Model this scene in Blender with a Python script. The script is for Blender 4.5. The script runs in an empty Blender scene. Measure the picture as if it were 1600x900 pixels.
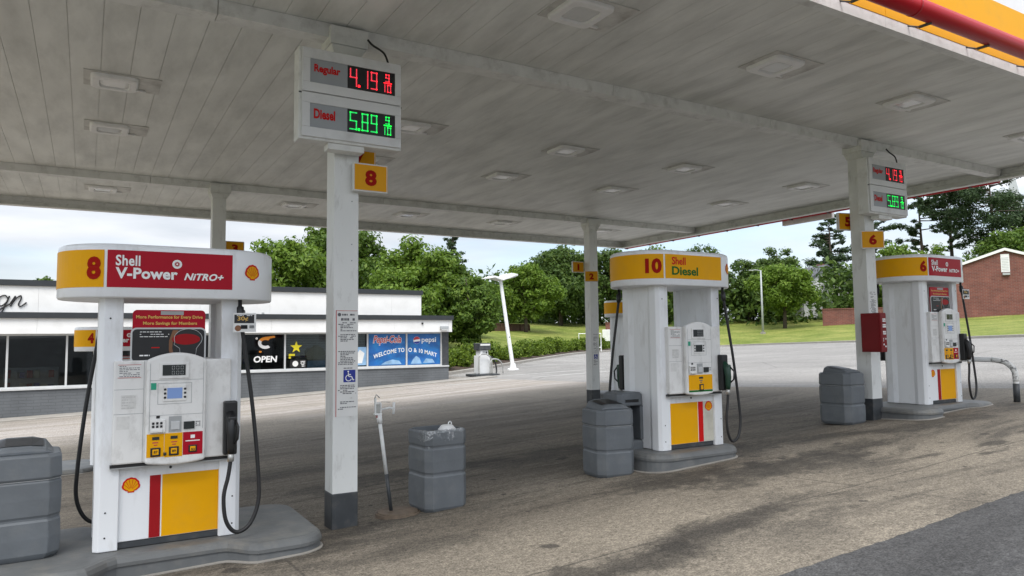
import bpy, math, random
from math import sin, cos, pi, radians, sqrt, hypot, atan2
from mathutils import Vector, Matrix

# ------------------------------------------------------------------ camera, sky, sun, exposure
S = bpy.context.scene
COL = S.collection
F_PX, YAW, PIT, ROL = 1120.93, radians(30.70), radians(4.168), radians(-0.676)
fw = Vector((sin(YAW)*cos(PIT), cos(YAW)*cos(PIT), sin(PIT)))
r0 = Vector((cos(YAW), -sin(YAW), 0)); u0 = r0.cross(fw)
rv = cos(ROL)*r0 + sin(ROL)*u0; uv = -sin(ROL)*r0 + cos(ROL)*u0
cam_d = bpy.data.cameras.new('camera'); cam = bpy.data.objects.new('camera', cam_d); COL.objects.link(cam)
cam.matrix_world = Matrix(((rv.x, uv.x, -fw.x, 0), (rv.y, uv.y, -fw.y, 0), (rv.z, uv.z, -fw.z, 1.65), (0, 0, 0, 1)))
cam_d.sensor_width = 36; cam_d.lens = 36*F_PX/1600; cam_d.clip_end = 2000; cam_d.clip_start = .05
S.camera = cam
S.view_settings.view_transform = 'Standard'; S.view_settings.look = 'None'
S.view_settings.gamma = 1; S.view_settings.exposure = 1.12

SUN_EL, SUN_AZ = radians(58), radians(215)     # azimuth from +Y clockwise
sd = bpy.data.lights.new('sun', 'SUN'); sd.energy = 1.5; sd.angle = radians(28); sd.color = (1, .97, .92)
so = bpy.data.objects.new('sun', sd); COL.objects.link(so)
sdir = Vector((sin(SUN_AZ)*cos(SUN_EL), cos(SUN_AZ)*cos(SUN_EL), sin(SUN_EL)))
so.rotation_euler = (-sdir).to_track_quat('-Z', 'Y').to_euler(); so.location = (0, -20, 30)

W = bpy.data.worlds.new('World'); S.world = W; W.use_nodes = True
nt = W.node_tree; nt.nodes.clear()
def N(nt, t, **k):
    n = nt.nodes.new(t)
    for a, b in k.items(): setattr(n, a, b)
    return n
def build_sky():
    L = nt.links.new
    out = N(nt, 'ShaderNodeOutputWorld'); bg = N(nt, 'ShaderNodeBackground'); bg.inputs['Strength'].default_value = .1
    sky = N(nt, 'ShaderNodeTexSky', sky_type='NISHITA', sun_disc=False, sun_elevation=SUN_EL, sun_rotation=SUN_AZ)
    sky.air_density = 1.0; sky.dust_density = 1.5
    tc = N(nt, 'ShaderNodeTexCoord'); sep = N(nt, 'ShaderNodeSeparateXYZ'); L(tc.outputs['Generated'], sep.inputs[0])
    mp = N(nt, 'ShaderNodeMapping'); mp.inputs['Scale'].default_value = (1.0, 1.0, 5.0); L(tc.outputs['Generated'], mp.inputs[0])
    no = N(nt, 'ShaderNodeTexNoise'); no.inputs['Scale'].default_value = 2.3; no.inputs['Detail'].default_value = 7
    no.inputs['Roughness'].default_value = .52; no.inputs['Distortion'].default_value = .3; L(mp.outputs[0], no.inputs['Vector'])
    cr = N(nt, 'ShaderNodeValToRGB'); cr.color_ramp.elements[0].position = .34; cr.color_ramp.elements[1].position = .56
    cr.color_ramp.elements[0].color = (.3, .3, .3, 1); L(no.outputs[0], cr.inputs[0])
    no2 = N(nt, 'ShaderNodeTexNoise'); no2.inputs['Scale'].default_value = 4.2; no2.inputs['Detail'].default_value = 6
    L(mp.outputs[0], no2.inputs['Vector'])
    cc = N(nt, 'ShaderNodeValToRGB'); cc.color_ramp.elements[0].position = .3; cc.color_ramp.elements[1].position = .66
    cc.color_ramp.elements[0].color = (.60, .655, .73, 1); cc.color_ramp.elements[1].color = (.92, .95, 1, 1); L(no2.outputs[0], cc.inputs[0])
    mr = N(nt, 'ShaderNodeMapRange'); mr.inputs[1].default_value = .12; mr.inputs[2].default_value = .75
    mr.inputs[3].default_value = 4.9; mr.inputs[4].default_value = 11.5; L(sep.outputs[2], mr.inputs[0])
    mul = N(nt, 'ShaderNodeVectorMath', operation='SCALE'); L(cc.outputs[0], mul.inputs[0]); L(mr.outputs[0], mul.inputs['Scale'])
    mx = N(nt, 'ShaderNodeMix', data_type='RGBA'); L(cr.outputs[0], mx.inputs[0])
    L(sky.outputs[0], mx.inputs[6]); L(mul.outputs[0], mx.inputs[7])
    L(mx.outputs[2], bg.inputs[0]); L(bg.outputs[0], out.inputs[0])
build_sky()

# ------------------------------------------------------------------ helpers
class MB:
    def __init__(s): s.v = []; s.f = []; s.m = []
    def add(s, geo, mi=0, fn=None):
        b = len(s.v)
        s.v += [tuple(fn(p)) if fn else tuple(p) for p in geo[0]]
        for f in geo[1]: s.f.append([i+b for i in f]); s.m.append(mi)
        return s
    def box(s, x0, x1, y0, y1, z0, z1, mi=0, fn=None): return s.add(box(x0, x1, y0, y1, z0, z1), mi, fn)
    def build(s, name, mats, parent=None, loc=(0, 0, 0), smooth=False, bevel=0, seg=2):
        me = bpy.data.meshes.new(name); me.from_pydata(s.v, [], s.f)
        for m in (mats if isinstance(mats, (list, tuple)) else [mats]): me.materials.append(m)
        me.polygons.foreach_set('material_index', s.m)
        if smooth: me.polygons.foreach_set('use_smooth', [True]*len(s.f))
        me.update()
        o = bpy.data.objects.new(name, me); COL.objects.link(o); o.location = loc
        if parent: o.parent = parent
        if bevel:
            b = o.modifiers.new('bevel', 'BEVEL'); b.width = bevel; b.segments = seg; b.limit_method = 'ANGLE'; b.angle_limit = radians(40)
            b.harden_normals = False
        return o
def box(x0, x1, y0, y1, z0, z1):
    v = [(x, y, z) for z in (z0, z1) for x, y in ((x0, y0), (x1, y0), (x1, y1), (x0, y1))]
    return v, [(3, 2, 1, 0), (4, 5, 6, 7), (0, 1, 5, 4), (1, 2, 6, 5), (2, 3, 7, 6), (3, 0, 4, 7)]
def loft(rings, cap=True):
    n = len(rings[0]); v = [p for r in rings for p in r]; f = []
    for k in range(len(rings)-1):
        for i in range(n):
            j = (i+1) % n; f.append((k*n+i, k*n+j, k*n+n+j, k*n+n+i))
    if cap: f.append(tuple(range(n-1, -1, -1))); f.append(tuple(range((len(rings)-1)*n, len(rings)*n)))
    return v, f
def prism_z(poly, z0, z1): return loft([[(x, y, z0) for x, y in poly], [(x, y, z1) for x, y in poly]])
def prism_y(poly, y0, y1):            # poly in (x,z) counter-clockwise seen from -Y
    return loft([[(x, y1, z) for x, z in poly], [(x, y0, z) for x, z in poly]])
def circle(cx, cy, r, n=24, ry=None, a0=0): return [(cx+r*cos(a0+2*pi*i/n), cy+(ry or r)*sin(a0+2*pi*i/n)) for i in range(n)]
def cyl(x, y, z0, z1, r, n=20, r1=None): return loft([[(a, b, z0) for a, b in circle(x, y, r, n)], [(a, b, z1) for a, b in circle(x, y, r1 or r, n)]])
def spline(pts, k=8):
    P = [Vector(p) for p in pts]; out = []
    for i in range(len(P)-1):
        a = P[max(i-1, 0)]; b = P[i]; c = P[i+1]; d = P[min(i+2, len(P)-1)]
        for j in range(k):
            t = j/k; out.append(.5*((2*b)+(c-a)*t+(2*a-5*b+4*c-d)*t*t+(3*b-a-3*c+d)*t**3))
    out.append(P[-1]); return out
def tube(pts, r, n=10):
    P = [Vector(p) for p in pts]; rings = []; up = None
    for i, p in enumerate(P):
        t = (P[min(i+1, len(P)-1)]-P[max(i-1, 0)]).normalized()
        if up is None: up = t.orthogonal().normalized()
        up = (up - t*up.dot(t)).normalized(); s = t.cross(up)
        rr = r[i] if isinstance(r, (list, tuple)) else r
        rings.append([tuple(p+rr*(cos(2*pi*k/n)*up+sin(2*pi*k/n)*s)) for k in range(n)])
    return loft(rings)
def rrect(x0, x1, z0, z1, r, n=5):
    o = []
    for cx, cz, a in ((x1-r, z0+r, -pi/2), (x1-r, z1-r, 0), (x0+r, z1-r, pi/2), (x0+r, z0+r, pi)):
        for i in range(n+1): o.append((cx+r*cos(a+pi/2*i/n), cz+r*sin(a+pi/2*i/n)))
    return o
def ngon(poly): return [(x, 0, z) for x, z in poly], [tuple(range(len(poly)))]
def flat(y): return lambda p: (p[0], y, p[2])
def thing(name, label, cat, loc=(0, 0, 0), rz=0, group=None):
    o = bpy.data.objects.new(name, None); COL.objects.link(o); o.location = loc; o.rotation_euler = (0, 0, rz)
    o.empty_display_size = .2
    return tag(o, label, cat, group)
def tag(o, label, cat, group=None):
    o['label'] = label; o['category'] = cat
    if group: o['group'] = group
    return o
def struct(o): o['kind'] = 'structure'; return o

_tcache = {}
def text_geo(s, bold=0.0, shear=0.0, space=1.0):
    k = (s, bold, shear, space)
    if k in _tcache: return _tcache[k]
    c = bpy.data.curves.new('t', 'FONT'); c.body = s; c.size = 1; c.offset = bold; c.shear = shear; c.resolution_u = 3
    c.space_character = space; c.fill_mode = 'FRONT'
    o = bpy.data.objects.new('t', c); COL.objects.link(o)
    bpy.context.view_layer.update()
    me = bpy.data.meshes.new_from_object(o.evaluated_get(bpy.context.evaluated_depsgraph_get()))
    v = [(p.co.x, p.co.y) for p in me.vertices]; f = [tuple(p.vertices) for p in me.polygons]
    bpy.data.objects.remove(o); bpy.data.curves.remove(c); bpy.data.meshes.remove(me)
    x0 = min(p[0] for p in v); x1 = max(p[0] for p in v); y0 = min(p[1] for p in v); y1 = max(p[1] for p in v)
    v = [((a-x0)/(x1-x0), (b-y0)/(y1-y0)) for a, b in v]
    _tcache[k] = (v, f); return _tcache[k]
def text_in(s, x0, x1, z0, z1, **k):
    v, f = text_geo(s, **k)
    return [(x0+a*(x1-x0), 0, z0+b*(z1-z0)) for a, b in v], f
def bars(x0, x1, ztop, n, dz, hgt, rng, indent=0):
    v = []; f = []
    for i in range(n):
        z = ztop-i*dz; x = x0+indent
        while x < x1-.004:
            w = rng.uniform(.008, .028); w = min(w, x1-x)
            if rng.random() < .9:
                b = len(v); v += [(x, 0, z-hgt), (x+w, 0, z-hgt), (x+w, 0, z), (x, 0, z)]; f.append((b, b+1, b+2, b+3))
            x += w+.005
            if rng.random() < .06: break
    return v, f

# ------------------------------------------------------------------ materials
def mat(name, col, rough=.5, var=.0, scale=4, dirt=None, dirt_amt=0, dirt_scale=2, dirt_lo=.5, dirt_hi=.75, stretch=(1, 1, 1), bump=0, bump_scale=60, metal=0, emit=0, spec=.5, coat=0):
    m = bpy.data.materials.new(name); m.use_nodes = True; t = m.node_tree; L = t.links.new
    b = t.nodes['Principled BSDF']; b.inputs['Roughness'].default_value = rough; b.inputs['Metallic'].default_value = metal
    b.inputs['Specular IOR Level'].default_value = spec; b.inputs['Coat Weight'].default_value = coat
    col = (*col, 1) if len(col) == 3 else col
    b.inputs['Base Color'].default_value = col
    if emit:
        b.inputs['Emission Color'].default_value = col; b.inputs['Emission Strength'].default_value = emit
    src = None
    if var or dirt or bump:
        tc = N(t, 'ShaderNodeTexCoord'); mp = N(t, 'ShaderNodeMapping'); mp.inputs['Scale'].default_value = stretch; L(tc.outputs['Object'], mp.inputs[0])
    if var:
        n1 = N(t, 'ShaderNodeTexNoise'); n1.inputs['Scale'].default_value = scale; n1.inputs['Detail'].default_value = 5; L(mp.outputs[0], n1.inputs[0])
        mr = N(t, 'ShaderNodeMapRange'); mr.inputs[1].default_value = .3; mr.inputs[2].default_value = .7; mr.inputs[3].default_value = 1-var; mr.inputs[4].default_value = 1+var; L(n1.outputs[0], mr.inputs[0])
        sc = N(t, 'ShaderNodeVectorMath', operation='SCALE'); sc.inputs[0].default_value = col[:3]; L(mr.outputs[0], sc.inputs['Scale']); src = sc.outputs[0]
    if dirt:
        n2 = N(t, 'ShaderNodeTexNoise'); n2.inputs['Scale'].default_value = dirt_scale; n2.inputs['Detail'].default_value = 8; n2.inputs['Roughness'].default_value = .65; L(mp.outputs[0], n2.inputs[0])
        m2 = N(t, 'ShaderNodeMapRange'); m2.inputs[1].default_value = dirt_lo; m2.inputs[2].default_value = dirt_hi; m2.inputs[3].default_value = 0; m2.inputs[4].default_value = dirt_amt; L(n2.outputs[0], m2.inputs[0])
        mx = N(t, 'ShaderNodeMix', data_type='RGBA'); L(m2.outputs[0], mx.inputs[0]); mx.inputs[7].default_value = (*dirt, 1)
        if src: L(src, mx.inputs[6])
        else: mx.inputs[6].default_value = col
        src = mx.outputs[2]
    if src: L(src, b.inputs['Base Color'])
    if bump:
        n3 = N(t, 'ShaderNodeTexNoise'); n3.inputs['Scale'].default_value = bump_scale; n3.inputs['Detail'].default_value = 4; L(mp.outputs[0], n3.inputs[0])
        bp = N(t, 'ShaderNodeBump'); bp.inputs['Strength'].default_value = bump; bp.inputs['Distance'].default_value = .02; L(n3.outputs[0], bp.inputs['Height']); L(bp.outputs[0], b.inputs['Normal'])
    return m
DIRT = (.16, .14, .11)
M = {}
M['white'] = mat('white_paint', (.72, .73, .73), .42, .03, 6, DIRT, .35, 3.5, .52, .85)
M['pumpwhite'] = mat('white_pump_steel', (.82, .835, .85), .32, .03, 3, (.30, .27, .22), .42, 7, .53, .80, (1, 1, .28))
M['cabwhite'] = mat('off_white_plastic', (.76, .755, .735), .42, .04, 8, (.26, .24, .21), .55, 9, .52, .80, (1, 1, .6))
M['colwhite'] = mat('white_column_paint', (.74, .75, .73), .5, .05, 3, DIRT, .5, 9, .55, .8, (1, 1, .35))
M['charcoal'] = mat('charcoal_paint', (.045, .05, .055), .5, .15, 8, (.2, .18, .15), .35, 7)
M['deck'] = mat('canopy_deck_paint', (.755, .765, .73), .5, .08, 2.2, (.30, .305, .28), .46, 1.5, .44, .72, (1.8, .45, 1))
M['beam'] = mat('beam_paint', (.73, .735, .71), .5, .08, 5, (.22, .2, .17), .45, 6, .5, .75)
M['fixture'] = mat('fixture_white', (.84, .84, .83), .45, .04, 10)
M['patch'] = mat('dirty_patch_plate', (.62, .615, .58), .55, .10, 5, (.2, .18, .15), .6, 3.2)
M['lens'] = mat('frosted_lens', (.72, .73, .72), .15, .03, 10)
M['yellow'] = mat('yellow_vinyl', (.80, .385, .004), .45, .02, 4, DIRT, .12, 4, spec=.12)
M['yellowplate'] = mat('yellow_plate', (.74, .34, .004), .45, .03, 4, spec=.2)
M['red'] = mat('red_vinyl', (.40, .004, .018), .45, .03, 4, spec=.2)
M['redpaint'] = mat('red_paint', (.33, .008, .012), .5, .08, 4, spec=.2)
M['redbox'] = mat('dark_red_box_paint', (.19, .006, .009), .45, .08, 4, spec=.25)
M['tubered'] = mat('red_fascia_tube', (.44, .003, .010), .4, .05, 3, spec=.2)
M['darkred'] = mat('dark_red_numeral', (.34, .008, .003), .5, spec=.1)
M['signred'] = mat('sign_red', (.60, .010, .010), .5, spec=.15)
M['green'] = mat('green_print', (.008, .13, .02), .5, spec=.15)
M['txtwhite'] = mat('white_print', (.85, .85, .84), .4)
M['black'] = mat('black_plastic', (.012, .012, .013), .4, .1, 20)
M['rubber'] = mat('black_rubber', (.015, .015, .016), .55, .1, 20)
M['screen'] = mat('dark_display', (.03, .035, .035), .15)
M['bluescreen'] = mat('blue_lcd', (.16, .25, .48), .2, emit=.12)
M['greyband'] = mat('grey_plastic_trim', (.35, .36, .36), .45, .05, 8)
M['panelgrey'] = mat('sign_panel_grey', (.34, .36, .38), .4, .05, 6)
M['ledred'] = mat('red_led', (1.0, .05, .08), .5, emit=.45)
M['ledgreen'] = mat('green_led', (.02, .9, .16), .5, emit=.4)
M['bin'] = mat('grey_bin_plastic', (.125, .138, .15), .5, .1, 5, (.22, .22, .21), .35, 7, .5, .8, bump=.08, bump_scale=25)
M['island'] = mat('grey_painted_island', (.125, .13, .13), .55, .12, 4, (.26, .24, .2), .55, 3.2, .48, .72, bump=.15, bump_scale=30)
M['islandside'] = mat('grey_painted_island_side', (.13, .137, .14), .55, .12, 4, (.3, .28, .25), .4, 5, .5, .8)
M['steel'] = mat('worn_steel', (.45, .45, .43), .4, .15, 12, metal=.6)
M['galv'] = mat('galvanised_grey', (.38, .40, .41), .5, .1, 6)
M['guard'] = mat('scuffed_white_pipe', (.66, .66, .64), .42, .05, 9, (.05, .05, .05), .9, 9, .52, .6)
M['paper'] = mat('paper_white', (.74, .74, .72), .55, .03, 6)
M['ink'] = mat('grey_ink', (.12, .12, .13), .6)
M['inkred'] = mat('red_ink', (.5, .05, .05), .6)
M['blue'] = mat('sign_blue', (.015, .03, .28), .45)
M['rust'] = mat('rusty_iron', (.14, .105, .075), .7, .25, 14, bump=.3)
M['glass'] = mat('window_glass', (.01, .012, .013), .06, spec=.5)
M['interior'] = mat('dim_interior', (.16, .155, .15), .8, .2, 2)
M['brickgrey'] = None
M['fasciawhite'] = mat('white_fascia_board', (.78, .78, .77), .5, .03, 1.5, DIRT, .18, 1.2, .5, .8)
M['trim'] = mat('dark_roof_trim', (.028, .032, .036), .45, .1, 3)
M['alum'] = mat('aluminium_frame', (.55, .56, .56), .4, .05, 6)
M['gold'] = mat('gold_print', (.72, .45, .10), .45)
M['star'] = mat('yellow_star', (.80, .68, .02), .5)
M['orange'] = mat('orange_print', (.85, .30, .03), .5)
M['cream'] = mat('cream_plastic', (.55, .52, .40), .5, .05, 6)
M['kerb'] = mat('kerb_concrete', (.30, .28, .25), .8, .12, 3, DIRT, .4, 2, bump=.3)
M['pipewhite'] = mat('pole_white', (.80, .81, .80), .45, .04, 5, DIRT, .3, 6)
M['woodfence'] = mat('brown_fence_boards', (.085, .045, .028), .8, .2, 6)
M['tank'] = mat('pale_stucco', (.62, .63, .64), .7, .05, 3)

def brick(name, c1, c2, mortar, bw, bh, ms=.012):
    m = bpy.data.materials.new(name); m.use_nodes = True; t = m.node_tree; L = t.links.new; b = t.nodes['Principled BSDF']
    tc = N(t, 'ShaderNodeTexCoord'); sp = N(t, 'ShaderNodeSeparateXYZ'); L(tc.outputs['Object'], sp.inputs[0])
    cb = N(t, 'ShaderNodeCombineXYZ'); L(sp.outputs[0], cb.inputs[0]); L(sp.outputs[2], cb.inputs[1])
    br = N(t, 'ShaderNodeTexBrick'); br.inputs['Scale'].default_value = 1; br.inputs['Brick Width'].default_value = bw; br.inputs['Row Height'].default_value = bh
    br.inputs['Mortar Size'].default_value = ms; br.inputs['Color1'].default_value = (*c1, 1); br.inputs['Color2'].default_value = (*c2, 1); br.inputs['Mortar'].default_value = (*mortar, 1)
    L(cb.outputs[0], br.inputs[0])
    n = N(t, 'ShaderNodeTexNoise'); n.inputs['Scale'].default_value = .9; n.inputs['Detail'].default_value = 6; L(tc.outputs['Object'], n.inputs[0])
    mr = N(t, 'ShaderNodeMapRange'); mr.inputs[1].default_value = .3; mr.inputs[2].default_value = .7; mr.inputs[3].default_value = .8; mr.inputs[4].default_value = 1.2; L(n.outputs[0], mr.inputs[0])
    sc = N(t, 'ShaderNodeVectorMath', operation='SCALE'); L(br.outputs[0], sc.inputs[0]); L(mr.outputs[0], sc.inputs['Scale']); L(sc.outputs[0], b.inputs['Base Color'])
    b.inputs['Roughness'].default_value = .85
    bp = N(t, 'ShaderNodeBump'); bp.inputs['Strength'].default_value = .4; bp.inputs['Distance'].default_value = .01; bp.invert = True; L(br.outputs['Fac'], bp.inputs['Height']); L(bp.outputs[0], b.inputs['Normal'])
    return m
M['brickgrey'] = brick('grey_painted_brick', (.115, .123, .132), (.12, .128, .137), (.098, .105, .112), .4, .1)
M['brickred'] = brick('red_brick', (.20, .066, .048), (.145, .048, .038), (.19, .13, .11), .45, .15, .014)

STAINS = [(2.15, 6.22, .42, .22, .55), (2.6, 6.4, .5, .25, .35), (1.5, 5.75, .5, .25, .4), (3.0, 3.75, 1.0, .30, .72), (4.1, 3.95, .75, .22, .66), (6.3, 5.15, 1.5, .40, .66), (7.9, 5.3, 1.6, .30, .5), (5.2, 5.55, 1.0, .30, .55), (9.6, 5.5, 1.4, .3, .45), (2.2, 5.3, .8, .22, .4), (5.6, 8.2, 2.2, .5, .5), (3.4, 8.6, 1.6, .4, .5), (2.6, 10.4, 1.8, .5, .4), (8.6, 4.2, .35, .12, .7), (7.6, 4.35, .3, .1, .7), (8.0, 3.95, .22, .08, .7), (9.6, 4.3, .3, .12, .7)]
def ground_mat(name, base, kind):
    m = bpy.data.materials.new(name); m.use_nodes = True; t = m.node_tree; L = t.links.new; b = t.nodes['Principled BSDF']
    b.inputs['Roughness'].default_value = .85; b.inputs['Specular IOR Level'].default_value = .3
    tc = N(t, 'ShaderNodeTexCoord')
    def noise(scale, detail=6, rough=.6, stretch=None, off=(0, 0, 0), dist=0):
        v = tc.outputs['Object']
        if stretch or any(off):
            mp = N(t, 'ShaderNodeMapping'); mp.inputs['Scale'].default_value = stretch or (1, 1, 1); mp.inputs['Location'].default_value = off; L(v, mp.inputs[0]); v = mp.outputs[0]
        n = N(t, 'ShaderNodeTexNoise'); n.inputs['Scale'].default_value = scale; n.inputs['Detail'].default_value = detail; n.inputs['Roughness'].default_value = rough; n.inputs['Distortion'].default_value = dist
        L(v, n.inputs[0]); return n.outputs[0]
    def ramp(x, lo, hi, a=0, bb=1, smooth=True):
        r = N(t, 'ShaderNodeMapRange', interpolation_type='SMOOTHSTEP' if smooth else 'LINEAR'); r.inputs[1].default_value = lo; r.inputs[2].default_value = hi; r.inputs[3].default_value = a; r.inputs[4].default_value = bb; L(x, r.inputs[0]); return r.outputs[0]
    def math_(op, a, bb):
        n = N(t, 'ShaderNodeMath', operation=op)
        for i, q in enumerate((a, bb)):
            if isinstance(q, (int, float)): n.inputs[i].default_value = q
            else: L(q, n.inputs[i])
        return n.outputs[0]
    def mix(f, a, bb):
        n = N(t, 'ShaderNodeMix', data_type='RGBA')
        if isinstance(f, (int, float)): n.inputs[0].default_value = f
        else: L(f, n.inputs[0])
        for i, q in ((6, a), (7, bb)):
            if isinstance(q, tuple): n.inputs[i].default_value = (*q, 1)
            else: L(q, n.inputs[i])
        return n.outputs[2]
    sp = N(t, 'ShaderNodeSeparateXYZ'); L(tc.outputs['Object'], sp.inputs[0]); X, Y = sp.outputs[0], sp.outputs[1]
    c = mix(ramp(noise(.55, 8), .3, .7), base, tuple(q*.82 for q in base))
    c = mix(ramp(noise(7, 6, .7), .45, .75, 0, .35), c, tuple(q*.6 for q in base))
    # aggregate speckle
    sk0 = noise(75, 3, .7); sk1 = noise(22, 4, .75)
    if kind == 'concrete':
        # tyre and oil grime in the lanes beside the islands: long streaks along the row
        lane = noise(1.0, 7, .62, (.22, 1.1, 1), (3, 1.3, 0), .6)
        wob = ramp(noise(.35, 4), .3, .7, -1.0, 1.0, False)
        yy = math_('ADD', Y, wob)
        under = math_('MULTIPLY', ramp(yy, 3.9, 6.2), ramp(yy, 18.5, 14.5))
        under = math_('MULTIPLY', under, ramp(X, 15.0, 12.0))
        under = math_('MULTIPLY', under, ramp(X, -3.5, -.5))
        g1 = math_('MULTIPLY', under, ramp(lane, .36, .68, .10, .62))
        c = mix(g1, c, (.070, .058, .046))
        fine = noise(3.2, 9, .78, (.2, 1.5, 1), (7, 2, 0), .5); c = mix(math_('MULTIPLY', under, ramp(fine, .50, .66, 0, .60)), c, (.03, .026, .022)); c = mix(math_('MULTIPLY', under, ramp(fine, .48, .34, 0, .40)), c, (.23, .20, .165))
        fore = math_('MULTIPLY', ramp(noise(.55, 9, .70, (.5, 1.1, 1), (1.2, 5.7, 0), .6), .47, .60), math_('MULTIPLY', ramp(yy, 2.6, 3.6), ramp(yy, 7.5, 6)))
        c = mix(math_('MULTIPLY', fore, .72), c, (.05, .045, .039))
        # large old oil stains, each with its own place
        sn = noise(1.5, 8, .68, (1, 1, 1), (2, 8, 0))
        sn2 = noise(6, 6, .7, (1, 1, 1), (5, 1, 0))
        for (sx, sy, rx, ry, amt) in STAINS:
            dx = math_('DIVIDE', math_('SUBTRACT', X, sx), rx); dy = math_('DIVIDE', math_('SUBTRACT', Y, sy), ry)
            dd = math_('SQRT', math_('ADD', math_('MULTIPLY', dx, dx), math_('MULTIPLY', dy, dy)), 0)
            dd = math_('ADD', dd, ramp(sn, .3, .7, -.75, .75, False)); dd = math_('ADD', dd, ramp(sn2, .3, .7, -.3, .3, False))
            c = mix(ramp(dd, 1.05, .45, 0, amt), c, (.040, .036, .031))
        # round oil drips
        for scl, th, amt in ((1.6, .15, .75), (3.4, .13, .8), (7.5, .14, .7)):
            vo = N(t, 'ShaderNodeTexVoronoi'); vo.inputs['Scale'].default_value = scl
            wn = N(t, 'ShaderNodeVectorMath', operation='ADD'); nn = N(t, 'ShaderNodeTexNoise'); nn.inputs['Scale'].default_value = 5; L(tc.outputs['Object'], nn.inputs[0])
            ws = N(t, 'ShaderNodeVectorMath', operation='SCALE'); ws.inputs['Scale'].default_value = .25/scl*1.6; L(nn.outputs[1], ws.inputs[0]); L(tc.outputs['Object'], wn.inputs[0]); L(ws.outputs[0], wn.inputs[1]); L(wn.outputs[0], vo.inputs[0])
            sel = N(t, 'ShaderNodeSeparateColor'); L(vo.outputs['Color'], sel.inputs[0])
            d = math_('MULTIPLY', ramp(vo.outputs[0], th, th*.55), ramp(sel.outputs[0], .62, .7)); d = math_('MULTIPLY', d, ramp(Y, 16, 12))
            c = mix(math_('MULTIPLY', d, amt), c, (.04, .036, .032))
        # paler, streaky concrete from the canopy's far edge towards the shop
        pale = math_('MULTIPLY', ramp(yy, 17, 21), ramp(noise(1.3, 7, .6, (.15, 1.2, 1)), .3, .7, .1, .75)); c = mix(pale, c, (.40, .365, .34))
        # saw-cut joints
        wj = math_('ADD', Y, ramp(noise(1.4, 4), .3, .7, -.02, .02, False))
        for coord, per, off in ((X, 4.6, 1.35), (wj, 4.6, 4.05)):
            a = math_('ADD', coord, -off); a = math_('DIVIDE', a, per); fr = N(t, 'ShaderNodeMath', operation='FRACT'); L(a, fr.inputs[0])
            a = math_('ABSOLUTE', math_('SUBTRACT', fr.outputs[0], .5), 0); j = ramp(a, .5-.014/per, .5-.006/per)
            c = mix(math_('MULTIPLY', j, .75), c, (.07, .062, .052))
    elif kind == 'lot':
        c = mix(ramp(noise(1.0, 7, .6, (.9, .12, 1), (0, 3, 0)), .42, .7, 0, .5), c, tuple(q*.62 for q in base))
        c = mix(ramp(noise(.12, 5), .45, .7, 0, .4), c, tuple(q*1.2 for q in base))
        vo = N(t, 'ShaderNodeTexVoronoi', feature='DISTANCE_TO_EDGE'); vo.inputs['Scale'].default_value = .16; L(tc.outputs['Object'], vo.inputs[0])
        c = mix(ramp(vo.outputs[0], .006, .002, 0, .5), c, (.09, .085, .08))
    elif kind == 'asphalt':
        c = mix(ramp(noise(.8, 8, .68, (.3, 1.2, 1)), .47, .66, 0, .65), c, tuple(q*.5 for q in base)); c = mix(ramp(noise(.45, 7, .7, (1, 1, 1), (4, 4, 0)), .52, .66, 0, .5), c, tuple(q*1.45 for q in base))
        for sy in (2.2, 1.35):
            c = mix(math_('MULTIPLY', ramp(math_('ABSOLUTE', math_('SUBTRACT', Y, sy), 0), .05, .02), ramp(noise(2, 5), .45, .6, 0, .6)), c, (.03, .03, .032))
    dk = N(t, 'ShaderNodeVectorMath', operation='SCALE'); L(c, dk.inputs[0]); L(math_('MULTIPLY', ramp(sk0, .3, .7, .35, 1.65, False), ramp(sk1, .3, .7, .62, 1.38, False)), dk.inputs['Scale']); c = dk.outputs[0]
    L(c, b.inputs['Base Color'])
    bp = N(t, 'ShaderNodeBump'); bp.inputs['Strength'].default_value = .35; bp.inputs['Distance'].default_value = .006; L(noise(90, 3, .7), bp.inputs['Height']); L(bp.outputs[0], b.inputs['Normal'])
    return m
M['concrete'] = ground_mat('forecourt_concrete', (.235, .205, .163), 'concrete')
M['lot'] = ground_mat('lot_paving', (.275, .262, .245), 'lot')
M['asphalt'] = ground_mat('dark_asphalt', (.088, .087, .087), 'asphalt')

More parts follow.
